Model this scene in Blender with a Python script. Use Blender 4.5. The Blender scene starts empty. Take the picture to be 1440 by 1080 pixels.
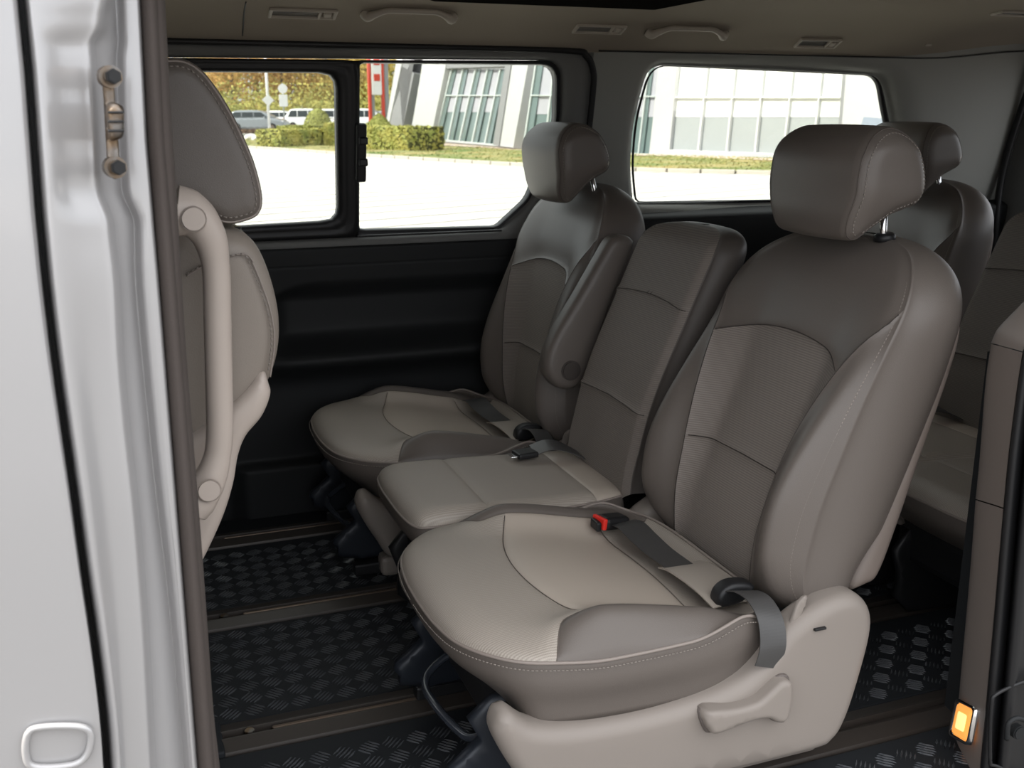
import bpy, bmesh, math, random
import numpy as np
from mathutils import Vector, Matrix
random.seed(7); np.random.seed(7)
sc = bpy.context.scene; COL = sc.collection
# ------------------------------------------------------------ camera, sky, sun, exposure
F = 1440.0; EYE = 1.10
PITCH = math.atan((540-160)/F); YAW = math.radians(20.6)
cam_d = bpy.data.cameras.new('camera'); cam = bpy.data.objects.new('camera', cam_d); COL.objects.link(cam)
cam.location = (0, 0, EYE); cam.rotation_euler = (math.pi/2-PITCH, 0, -YAW)
cam_d.sensor_width = 36; cam_d.lens = 36; cam_d.clip_start = 0.02; cam_d.clip_end = 1000
cam_d.dof.use_dof = True; cam_d.dof.focus_distance = 1.75; cam_d.dof.aperture_fstop = 11
sc.camera = cam
sc.view_settings.view_transform = 'Standard'; sc.view_settings.look = 'None'
sc.view_settings.gamma = 1; sc.view_settings.use_curve_mapping = False
sc.view_settings.exposure = 0.0
world = bpy.data.worlds.new('sky'); sc.world = world; world.use_nodes = True
wn = world.node_tree.nodes; wl = world.node_tree.links; wn.clear()
wo = wn.new('ShaderNodeOutputWorld'); wb = wn.new('ShaderNodeBackground')
tc = wn.new('ShaderNodeTexCoord'); sx = wn.new('ShaderNodeSeparateXYZ'); cr = wn.new('ShaderNodeValToRGB')
cr.color_ramp.elements[0].position = 0.0; cr.color_ramp.elements[0].color = (0.50, 0.53, 0.57, 1)
cr.color_ramp.elements[1].position = 0.7; cr.color_ramp.elements[1].color = (0.97, 0.98, 1.0, 1)
wl.new(tc.outputs['Generated'], sx.inputs[0]); wl.new(sx.outputs['Z'], cr.inputs[0])
wl.new(cr.outputs[0], wb.inputs[0]); wl.new(wb.outputs[0], wo.inputs[0]); wb.inputs[1].default_value = 2.9
sun_d = bpy.data.lights.new('sun', 'SUN'); sun = bpy.data.objects.new('sun', sun_d); COL.objects.link(sun)
sun_d.energy = 8.5; sun_d.angle = 0.01; sun_d.color = (1.0, 0.94, 0.84)
sun.rotation_euler = Vector((-0.76, 0.0, 0.66)).to_track_quat('Z', 'Y').to_euler()

cp, sp, cyw, syw = math.cos(PITCH), math.sin(PITCH), math.cos(YAW), math.sin(YAW)
def ray(px, py):
    u = (px-720)/F; v = (py-540)/F; f = cp-v*sp
    return Vector((f*syw+u*cyw, f*cyw-u*syw, -(sp+v*cp)))
O = Vector((0, 0, EYE))
def atY(px, py, y): r = ray(px, py); return O+r*(y/r.y)
def atX(px, py, x): r = ray(px, py); return O+r*(x/r.x)
def atZ(px, py, z): r = ray(px, py); return O+r*((z-EYE)/r.z)
def atP(px, py, p0, n):
    r = ray(px, py); n = Vector(n); return O+r*(n.dot(Vector(p0)-O)/n.dot(r))

# ------------------------------------------------------------ materials
MATS = {}
def mat(name, col, rough=0.5, metal=0.0, spec=0.5, bump=None, var=None, coat=0.0, emit=None, sheen=0.0):
    if name in MATS: return MATS[name]
    m = bpy.data.materials.new(name); m.use_nodes = True; nt = m.node_tree; N = nt.nodes; L = nt.links
    b = N['Principled BSDF']
    b.inputs['Base Color'].default_value = (*col, 1); b.inputs['Roughness'].default_value = rough
    b.inputs['Metallic'].default_value = metal; b.inputs['Specular IOR Level'].default_value = spec
    b.inputs['Coat Weight'].default_value = coat; b.inputs['Coat Roughness'].default_value = 0.08
    if sheen: b.inputs['Sheen Weight'].default_value = sheen
    if emit:
        b.inputs['Emission Color'].default_value = (*emit[0], 1); b.inputs['Emission Strength'].default_value = emit[1]
    t = N.new('ShaderNodeTexCoord')
    if var:   # (scale, second colour, amount)
        n = N.new('ShaderNodeTexNoise'); n.inputs['Scale'].default_value = var[0]; n.inputs['Detail'].default_value = 5
        L.new(t.outputs['Object'], n.inputs['Vector'])
        r = N.new('ShaderNodeValToRGB'); r.color_ramp.elements[0].position = 0.5-var[2]; r.color_ramp.elements[1].position = 0.5+var[2]
        r.color_ramp.elements[0].color = (*col, 1); r.color_ramp.elements[1].color = (*var[1], 1)
        L.new(n.outputs['Fac'], r.inputs[0]); L.new(r.outputs[0], b.inputs['Base Color'])
    if bump:  # (kind, scale, strength, distance)
        kind, s, st, d = bump
        bp = N.new('ShaderNodeBump'); bp.inputs['Strength'].default_value = st; bp.inputs['Distance'].default_value = d
        if kind == 'noise':
            n = N.new('ShaderNodeTexNoise'); n.inputs['Scale'].default_value = s; n.inputs['Detail'].default_value = 4
            L.new(t.outputs['Object'], n.inputs['Vector']); h = n.outputs['Fac']
        elif kind == 'grain':
            n = N.new('ShaderNodeTexVoronoi'); n.inputs['Scale'].default_value = s
            L.new(t.outputs['Object'], n.inputs['Vector']); h = n.outputs['Distance']
        else:
            se = N.new('ShaderNodeSeparateXYZ'); L.new(t.outputs['UV'], se.inputs[0])
            def sine(out, k):
                a = N.new('ShaderNodeMath'); a.operation = 'MULTIPLY'; a.inputs[1].default_value = 2*math.pi/k; L.new(out, a.inputs[0])
                c = N.new('ShaderNodeMath'); c.operation = 'SINE'; L.new(a.outputs[0], c.inputs[0]); return c.outputs[0]
            if kind == 'ribs':
                h0 = sine(se.outputs['Y'], s)
            else:
                a = N.new('ShaderNodeMath'); a.operation = 'MULTIPLY'
                L.new(sine(se.outputs['X'], s*1.0), a.inputs[0]); L.new(sine(se.outputs['Y'], s), a.inputs[1])
                c = N.new('ShaderNodeMath'); c.operation = 'MULTIPLY_ADD'; c.inputs[1].default_value = 0.7
                L.new(a.outputs[0], c.inputs[0]); L.new(sine(se.outputs['Y'], s), c.inputs[2]); h0 = c.outputs[0]
            a = N.new('ShaderNodeMath'); a.operation = 'MULTIPLY_ADD'; a.inputs[1].default_value = 0.5; a.inputs[2].default_value = 0.5
            L.new(h0, a.inputs[0]); h = a.outputs[0]
            r = N.new('ShaderNodeMix'); r.data_type = 'RGBA'
            r.inputs['A'].default_value = (col[0]*.72, col[1]*.72, col[2]*.72, 1); r.inputs['B'].default_value = (*col, 1)
            L.new(h, r.inputs['Factor']); L.new(r.outputs['Result'], b.inputs['Base Color'])
        L.new(h, bp.inputs['Height']); L.new(bp.outputs[0], b.inputs['Normal'])
    MATS[name] = m; return m

LEA = (0.128, 0.109, 0.096)
leather = mat('leather', LEA, 0.42, spec=0.45, bump=('grain', 700, 0.25, 0.0006))
rib_fabric = mat('ribbed_fabric', (0.235, 0.203, 0.18), 0.62, spec=0.35, bump=('ribs', 0.0040, 0.5, 0.0008))
dot_fabric = mat('dotted_fabric', (0.41, 0.36, 0.31), 0.48, spec=0.45, bump=('dots', 0.0036, 0.38, 0.0006))
plain_seat = mat('smooth_seat_leather', (0.44, 0.378, 0.32), 0.45, spec=0.4, bump=('grain', 900, 0.2, 0.0005))
thread = mat('thread', (0.24, 0.21, 0.185), 0.7)
cush_seam = mat('cushion_seam', (0.12, 0.10, 0.085), 0.8)
seam_dark = mat('seam_shadow_cord', (0.035, 0.028, 0.024), 0.8)
seam_cord = mat('piping', (0.26, 0.22, 0.195), 0.5)
beige = mat('beige_plastic', (0.255, 0.222, 0.197), 0.48, spec=0.4, bump=('noise', 900, 0.12, 0.0004))
light_beige = mat('light_beige_plastic', (0.45, 0.385, 0.34), 0.42, spec=0.45)
front_lea = mat('front_leather', (0.24, 0.205, 0.175), 0.45, spec=0.45, bump=('grain', 600, 0.2, 0.0006))
trim_bg = mat('pillar_plastic', (0.22, 0.185, 0.165), 0.55, spec=0.3)
black = mat('black_plastic', (0.012, 0.012, 0.013), 0.45, spec=0.4)
rubber = mat('black_rubber', (0.017, 0.019, 0.022), 0.65, spec=0.25)
tread_m = mat('tread_rubber', (0.075, 0.079, 0.086), 0.25, spec=0.9)  # paler than the mat: the highlight on the bars is put into the colour
seal_rubber = mat('seal_rubber', (0.075, 0.062, 0.056), 0.8, spec=0.2, bump=('noise', 500, 0.4, 0.001))
panel_dk = mat('charcoal_panel', (0.014, 0.015, 0.016), 0.6, spec=0.3, bump=('noise', 800, 0.1, 0.0004))
grey_trim = mat('grey_trim', (0.17, 0.17, 0.165), 0.6, spec=0.25)
headliner = mat('headliner', (0.35, 0.305, 0.25), 0.9, spec=0.1, bump=('noise', 700, 0.15, 0.0005))
vent_m = mat('vent_plastic', (0.50, 0.45, 0.38), 0.5)
chrome = mat('chrome', (0.85, 0.85, 0.86), 0.12, metal=1)
steel = mat('worn_steel', (0.22, 0.205, 0.19), 0.40, metal=1, var=(60, (0.20, 0.14, 0.09), 0.12))
rail_m = mat('rail_steel', (0.055, 0.046, 0.040), 0.42, metal=0.3, spec=0.6)
silver = mat('silver_paint', (0.45, 0.44, 0.44), 0.30, metal=0.3, coat=0.5)
strap = mat('belt_webbing', (0.05, 0.048, 0.047), 0.42, spec=0.6)
red = mat('red_button', (0.75, 0.03, 0.02), 0.4)
glass_dk = mat('dark_car_glass', (0.03, 0.04, 0.045), 0.3, spec=0.3)
amber = mat('amber_lens', (0.8, 0.35, 0.08), 0.3, emit=((1.0, 0.40, 0.08), 0.9))

def glass_mat():
    m = bpy.data.materials.new('window_glass'); m.use_nodes = True; N = m.node_tree.nodes; L = m.node_tree.links; N.clear()
    o = N.new('ShaderNodeOutputMaterial'); x = N.new('ShaderNodeMixShader'); t = N.new('ShaderNodeBsdfTransparent')
    g = N.new('ShaderNodeBsdfGlossy'); g.inputs['Roughness'].default_value = 0.01; t.inputs[0].default_value = (0.76, 0.78, 0.76, 1)
    x.inputs[0].default_value = 0.05
    L.new(t.outputs[0], x.inputs[1]); L.new(g.outputs[0], x.inputs[2]); L.new(x.outputs[0], o.inputs[0]); return m
glass = glass_mat()

# ------------------------------------------------------------ helpers
def link(name, me, m, parent=None, smooth=True):
    if m is not None: me.materials.append(m)
    if smooth: me.polygons.foreach_set('use_smooth', [True]*len(me.polygons))
    o = bpy.data.objects.new(name, me); COL.objects.link(o)
    if parent is not None: o.parent = parent
    return o
def mk(name, verts, faces, m, parent=None, smooth=True, uv=None, off=None):
    me = bpy.data.meshes.new(name)
    if off is not None: verts = [(v[0]-off[0], v[1]-off[1], v[2]-off[2]) for v in verts]
    me.from_pydata([tuple(map(float, v)) for v in verts], [], [tuple(map(int, f)) for f in faces])
    if uv is not None:
        l = me.uv_layers.new(name='UVMap'); idx = np.empty(len(me.loops), dtype=np.int32); me.loops.foreach_get('vertex_index', idx)
        l.data.foreach_set('uv', np.asarray(uv, dtype=np.float32)[idx].ravel())
    me.update(); return link(name, me, m, parent, smooth)
def bmo(name, bm, m, parent=None, smooth=False):
    me = bpy.data.meshes.new(name); bmesh.ops.recalc_face_normals(bm, faces=bm.faces); bm.to_mesh(me); bm.free()
    return link(name, me, m, parent, smooth)
def fixn(o):
    bm = bmesh.new(); bm.from_mesh(o.data); bmesh.ops.recalc_face_normals(bm, faces=bm.faces); bm.to_mesh(o.data); bm.free(); return o
def tag(o, label=None, cat=None, group=None, kind=None):
    if label: o['label'] = label
    if cat: o['category'] = cat
    if group: o['group'] = group
    if kind: o['kind'] = kind
    return o
def empty(name, loc, label=None, cat=None, group=None, rz=0, kind=None):
    o = bpy.data.objects.new(name, None); COL.objects.link(o); o.location = loc; o.rotation_euler = (0, 0, rz); o.empty_display_size = 0.05
    return tag(o, label, cat, group, kind)
def adopt(o, parent):   # parent an object built in world coordinates without moving it
    o.parent = parent; o.matrix_parent_inverse = (Matrix.Translation(parent.location) @ Matrix.Rotation(parent.rotation_euler.z, 4, 'Z')).inverted(); return o
def catmull(pts, n=6, closed=True):
    P = [np.array(p, float) for p in pts]; N = len(P); out = []
    rng = range(N) if closed else range(N-1)
    for i in rng:
        if closed: p0, p1, p2, p3 = P[i-1], P[i], P[(i+1) % N], P[(i+2) % N]
        else: p0, p1, p2, p3 = P[max(i-1, 0)], P[i], P[i+1], P[min(i+2, N-1)]
        for k in range(n):
            t = k/n
            out.append(0.5*((2*p1)+(-p0+p2)*t+(2*p0-5*p1+4*p2-p3)*t*t+(-p0+3*p1-3*p2+p3)*t**3))
    if not closed: out.append(P[-1])
    return np.array(out)
def spl(xs, ys):
    xs = np.array(xs, float); ys = np.array(ys, float)
    m = np.gradient(ys, xs)
    def f(x):
        x = np.clip(np.asarray(x, float), xs[0], xs[-1]); i = np.clip(np.searchsorted(xs, x)-1, 0, len(xs)-2)
        h = xs[i+1]-xs[i]; t = (x-xs[i])/h
        return (2*t**3-3*t**2+1)*ys[i]+(t**3-2*t**2+t)*h*m[i]+(-2*t**3+3*t**2)*ys[i+1]+(t**3-t**2)*h*m[i+1]
    return f
def ss(a, b, x): t = np.clip((x-a)/(b-a), 0, 1); return t*t*(3-2*t)
def tube(name, pts, r, m, parent=None, seg=10, closed=False, off=None, flat=1.0, up=None):
    P = [Vector(p) for p in pts]; n = len(P); V = []; Fc = []
    rad = r if isinstance(r, (list, tuple, np.ndarray)) else [r]*n
    prev = Vector(up) if up else Vector((0.13, 0.31, 0.94))
    for i in range(n):
        a = P[i-1] if (i > 0 or closed) else P[i]; b = P[(i+1) % n] if (i < n-1 or closed) else P[i]
        t = (b-a).normalized(); s = t.cross(prev)
        if s.length < 1e-5: s = t.orthogonal()
        s.normalize(); u = s.cross(t).normalized(); prev = u
        for k in range(seg):
            an = 2*math.pi*k/seg; V.append(P[i]+s*math.cos(an)*rad[i]*flat+u*math.sin(an)*rad[i])
    for i in range(n if closed else n-1):
        j = (i+1) % n
        for k in range(seg):
            k2 = (k+1) % seg; Fc.append((i*seg+k, i*seg+k2, j*seg+k2, j*seg+k))
    if not closed: Fc.append(tuple(range(seg-1, -1, -1))); Fc.append(tuple((n-1)*seg+k for k in range(seg)))
    return mk(name, V, Fc, m, parent, True, off=off)
def box(name, c, s, m, parent=None, bev=0.0, rot=None, off=None, seg=2):
    bm = bmesh.new(); bmesh.ops.create_cube(bm, size=1)
    bmesh.ops.scale(bm, vec=s, verts=bm.verts)
    if bev: bmesh.ops.bevel(bm, geom=bm.edges[:], offset=bev, segments=seg, affect='EDGES', profile=0.5)
    M = Matrix.Translation(Vector(c)-(Vector(off) if off else Vector()))
    if rot is not None: M = M @ rot
    bmesh.ops.transform(bm, matrix=M, verts=bm.verts)
    return bmo(name, bm, m, parent, smooth=False)
def cyl(name, c, r, h, axis, m, parent=None, seg=24, bev=0.002, off=None):
    bm = bmesh.new(); bmesh.ops.create_cone(bm, cap_ends=True, segments=seg, radius1=r, radius2=r, depth=h)
    if bev: bmesh.ops.bevel(bm, geom=[e for e in bm.edges if abs(e.verts[0].co.z-e.verts[1].co.z) < 1e-6], offset=bev, segments=2, affect='EDGES')
    q = Vector(axis).to_track_quat('Z', 'Y').to_matrix().to_4x4()
    bmesh.ops.transform(bm, matrix=Matrix.Translation(Vector(c)-(Vector(off) if off else Vector())) @ q, verts=bm.verts)
    return bmo(name, bm, m, parent, smooth=False)
def loft(name, rings, m, parent=None, closed=True, cap0=False, cap1=False, smooth=True, off=None, uv=None):
    n = len(rings[0]); V = [p for r in rings for p in r]; Fc = []
    for i in range(len(rings)-1):
        for k in range(n if closed else n-1):
            k2 = (k+1) % n; Fc.append((i*n+k, i*n+k2, (i+1)*n+k2, (i+1)*n+k))
    if cap0: Fc.append(tuple(range(n-1, -1, -1)))
    if cap1: Fc.append(tuple((len(rings)-1)*n+k for k in range(n)))
    return fixn(mk(name, V, Fc, m, parent, smooth, off=off, uv=uv))
def offset2d(P, d):   # P closed (n,2) outline; d>0 = inward
    A = np.roll(P, 1, 0); B = np.roll(P, -1, 0); T = B-A; T /= np.linalg.norm(T, axis=1)[:, None]+1e-9
    area = 0.5*np.sum(P[:, 0]*B[:, 1]-B[:, 0]*P[:, 1]); N = np.stack([-T[:, 1], T[:, 0]], 1)*(1 if area > 0 else -1)
    return P+N*d
def capmesh(P, r, steps, crown):
    """faces of one side of a pad: depth follows the true distance to the outline, so hollow outlines stay clean"""
    from mathutils.geometry import delaunay_2d_cdt
    n = len(P); ext = P.max(0)-P.min(0); cell = max(min(ext)/14, 0.006); pts = [Vector(p) for p in P]
    def dist(Q):
        d = np.full(len(Q), 9.0)
        for a, b in zip(P, np.roll(P, -1, 0)):
            e = b-a; t = np.clip(((Q-a)@e)/(e@e+1e-12), 0, 1); d = np.minimum(d, np.linalg.norm(Q-a-t[:, None]*e, axis=1))
        return d
    def inside(Q):
        c = np.zeros(len(Q), bool)
        for a, b in zip(P, np.roll(P, -1, 0)):
            m = (a[1] > Q[:, 1]) != (b[1] > Q[:, 1])
            with np.errstate(divide='ignore', invalid='ignore'): x = (b[0]-a[0])*(Q[:, 1]-a[1])/(b[1]-a[1]+1e-15)+a[0]
            c ^= m & (Q[:, 0] < x)
        return c
    cand = []
    for k in range(1, steps+1):
        o = r*(1-math.cos(math.pi/2*k/steps)) if k < steps else r; Q = offset2d(P, o); ok = inside(Q) & (dist(Q) > o*.97); cand.append(Q[ok])
    g = np.array([(x, y) for x in np.arange(P[:, 0].min(), P[:, 0].max(), cell) for y in np.arange(P[:, 1].min(), P[:, 1].max(), cell)])
    ok = inside(g); g = g[ok]; g = g[dist(g) > r*1.15]; cand.append(g)
    Q = np.vstack([c for c in cand if len(c)])
    vs, es, fs, ov, oe, of = delaunay_2d_cdt(pts+[Vector(q) for q in Q], [(k, (k+1) % n) for k in range(n)], [], 1, 1e-6)
    V = np.array([tuple(v) for v in vs]); d = dist(V); d[d < 1e-6] = 0
    dep = np.where(d < r, r-np.sqrt(np.clip(r*r-(r-d)**2, 0, None)), 0); mx = max(d.max(), 1e-6)
    dep = dep-crown*np.sin(np.pi/2*np.clip(d/mx, 0, 1))
    first = {}
    for k, o in enumerate(ov):
        for q in o:
            if q < n: first[q] = k
    return V, [tuple(f) for f in fs], dep, first
def pad(name, outline, y0, y1, r, m, parent=None, n=5, off=None, crown=0.0, bulge=0.0, split=None, mside=None, smooth=True, steps=5):
    """rounded slab whose outline lies in the x-z plane, between depths y0 and y1"""
    P = catmull(outline, n) if n > 1 else np.array(outline, float)
    r = min(r, (y1-y0)/2*.98); V2, T, dep, first = capmesh(P, r, steps, crown); N = len(P)
    ys = np.linspace(y0+r, y1-r, 7 if bulge else 2); side = []
    for y in ys:
        t = 2*(y-ys[0])/(ys[-1]-ys[0]+1e-9)-1; side.append([(p[0], y, p[1]) for p in offset2d(P, -bulge*(1-t*t))])
    A = [(p[0], y0+d, p[1]) for p, d in zip(V2, dep)]; B = [(p[0], y1-d, p[1]) for p, d in zip(V2, dep)]
    ring = lambda o, s: [(p[0], (y0 if s < 0 else y1)-s*(r-math.sqrt(max(0, r*r-(r-o)**2))), p[1]) for p in offset2d(P, o)]
    if split:
        body = loft(name, side, m, parent, True, False, False, smooth, off)
        for C in (A, B): fixn(mk(split, C, T, mside or m, body, smooth, off=off))
        return body, ring
    V = list(A); Fc = [tuple(f) for f in T]; base = len(V); V += B; Fc += [tuple(base+i for i in f[::-1]) for f in T]; b2 = len(V)
    for k in range(1, len(side)-1): V += side[k]
    row = lambda k, q: first.get(q, 0) if k == 0 else (base+first.get(q, 0) if k == len(side)-1 else b2+(k-1)*N+q)
    for k in range(len(side)-1):
        for q in range(N): q2 = (q+1) % N; Fc.append((row(k, q), row(k, q2), row(k+1, q2), row(k+1, q)))
    Fc = [f for f in Fc if len(set(f)) == len(f)]
    return fixn(mk(name, V, Fc, m, parent, smooth, off=off))
def ribbon(name, pts, wdirs, w, m, parent=None, th=0.0016, n=8, off=None):
    P = catmull(pts, n, False); W = catmull(wdirs, n, False); V = []; Fc = []
    for i in range(len(P)):
        t = P[min(i+1, len(P)-1)]-P[max(i-1, 0)]; t /= np.linalg.norm(t)+1e-9
        d = W[i]-t*np.dot(W[i], t); d /= np.linalg.norm(d)+1e-9; u = np.cross(t, d)
        for a, b in ((-1, -1), (-.33, -1.2), (.33, -1.2), (1, -1), (1, 1), (.33, 1.2), (-.33, 1.2), (-1, 1)): V.append(P[i]+d*a*w/2+u*b*th/2)
    for i in range(len(P)-1):
        for k in range(8): k2 = (k+1) % 8; Fc.append((i*8+k, i*8+k2, (i+1)*8+k2, (i+1)*8+k))
    Fc.append(tuple(range(7, -1, -1))); Fc.append(tuple((len(P)-1)*8+k for k in range(8)))
    return fixn(mk(name, V, Fc, m, parent, False, off=off))
def stitches(name, pts, m, parent=None, pitch=0.0065, ln=0.0042, r=0.0010, off=None):
    P = np.array(pts, float); d = np.r_[0, np.cumsum(np.linalg.norm(np.diff(P, axis=0), axis=1))]; V = []; Fc = []
    for s in np.arange(pitch, d[-1]-pitch, pitch):
        a = np.array([np.interp(s-ln/2, d, P[:, i]) for i in range(3)]); b = np.array([np.interp(s+ln/2, d, P[:, i]) for i in range(3)])
        t = (b-a)/np.linalg.norm(b-a); u = np.cross(t, (0.3, 0.5, 0.8)); u /= np.linalg.norm(u); w = np.cross(t, u); k = len(V)
        for c, q in ((a, .6), (b, .6)):
            for x, y in ((1, 0), (0, 1), (-1, 0), (0, -1)): V.append(c+(u*x+w*y)*r)
        for j in range(4): Fc.append((k+j, k+(j+1) % 4, k+4+(j+1) % 4, k+4+j))
        Fc += [(k+3, k+2, k+1, k), (k+4, k+5, k+6, k+7)]
    o = mk(name, V, Fc, m, parent, True, off=off); tag(o, kind='stuff'); return o

def clip_polys(V, polys, Fn):
    """cut every polygon of the parameter mesh along Fn = 0"""
    f = list(Fn(np.array([v[0] for v in V]), np.array([v[1] for v in V]))); cache = {}; out = []
    def cut(i, j):
        k = (i, j) if i < j else (j, i)
        if k not in cache:
            t = f[i]/(f[i]-f[j]); V.append((V[i][0]+(V[j][0]-V[i][0])*t, V[i][1]+(V[j][1]-V[i][1])*t)); f.append(0.0); cache[k] = len(V)-1
        return cache[k]
    for p in polys:
        s = [f[i] for i in p]
        if min(s) > -1e-7 or max(s) < 1e-7: out.append(p); continue
        A, B = [], []
        for q, i in enumerate(p):
            j = p[(q+1) % len(p)]
            if f[i] >= -1e-9: A.append(i)
            if f[i] <= 1e-9: B.append(i)
            if (f[i] > 1e-7 and f[j] < -1e-7) or (f[i] < -1e-7 and f[j] > 1e-7): c = cut(i, j); A.append(c); B.append(c)
        for q in (A, B):
            if len(q) > 2: out.append(q)
    return out
def polydist(a, b, line):
    L = np.array(line, float); d = np.full(a.shape, 9.0)
    for (x0, y0), (x1, y1) in zip(L[:-1], L[1:]):
        dx, dy = x1-x0, y1-y0; t = np.clip(((a-x0)*dx+(b-y0)*dy)/(dx*dx+dy*dy+1e-12), 0, 1)
        d = np.minimum(d, np.hypot(a-x0-t*dx, b-y0-t*dy))
    return d
def panelled(As, Bs, pos, cuts, seams, label, spec, parent, off, wrap=False, depth=0.005, sw=0.006, extra_faces=None):
    """surface over the grid As x Bs, cut into panels; label(a, b) -> key; spec[key] = (name, material). First key is the body part."""
    V = [(a, b) for b in Bs for a in As]; n = len(As); polys = []
    for j in range(len(Bs)-1):
        for i in range(n-1): polys.append([j*n+i, j*n+i+1, (j+1)*n+i+1, (j+1)*n+i])
    for c in cuts:
        for d in (0.0, 0.004, -0.004): polys = clip_polys(V, polys, lambda a, b: c(a, b)-d)
    A = np.array([v[0] for v in V]); B = np.array([v[1] for v in V])
    g = np.zeros(len(A))
    for s in seams: g = np.maximum(g, np.exp(-polydist(A, B, s)/sw))
    P = pos(A, B); e = 1e-4
    Nn = np.cross(pos(A+e, B)-pos(A-e, B), pos(A, B+e)-pos(A, B-e)); ln = np.linalg.norm(Nn, axis=1); ln[ln < 1e-12] = 1
    P = P-Nn/ln[:, None]*(g*depth)[:, None]
    ca = np.array([np.mean([V[i][0] for i in p]) for p in polys]); cb = np.array([np.mean([V[i][1] for i in p]) for p in polys])
    keys = label(ca, cb); objs = {}; body = None
    for k, (nm, m) in spec.items():
        sel = [p for p, q in zip(polys, keys) if q == k]
        if not sel: continue
        ids = sorted({i for p in sel for i in p}); mp = {v: i for i, v in enumerate(ids)}
        o = mk(nm, P[ids], [[mp[i] for i in p] for p in sel], m, None, True, uv=np.stack([A[ids], B[ids]], 1), off=off)
        bm = bmesh.new(); bm.from_mesh(o.data); bmesh.ops.remove_doubles(bm, verts=bm.verts, dist=2e-5); bm.to_mesh(o.data); bm.free()
        if body is None: body = o; o.parent = parent; o.location = off
        else: o.parent = body
        objs[k] = o
    for s in seams:
        a = np.array([q[0] for q in s]); b = np.array([q[1] for q in s]); gd = 0.0042*depth/0.005
        Q = pos(a, b); N2 = np.cross(pos(a+e, b)-pos(a-e, b), pos(a, b+e)-pos(a, b-e)); N2 /= np.linalg.norm(N2, axis=1)[:, None]+1e-12
        if len(Q) > 3: tube('seam', Q-N2*gd, 0.0011, seam_dark, body, 5, off=off)
    return body, objs

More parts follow.
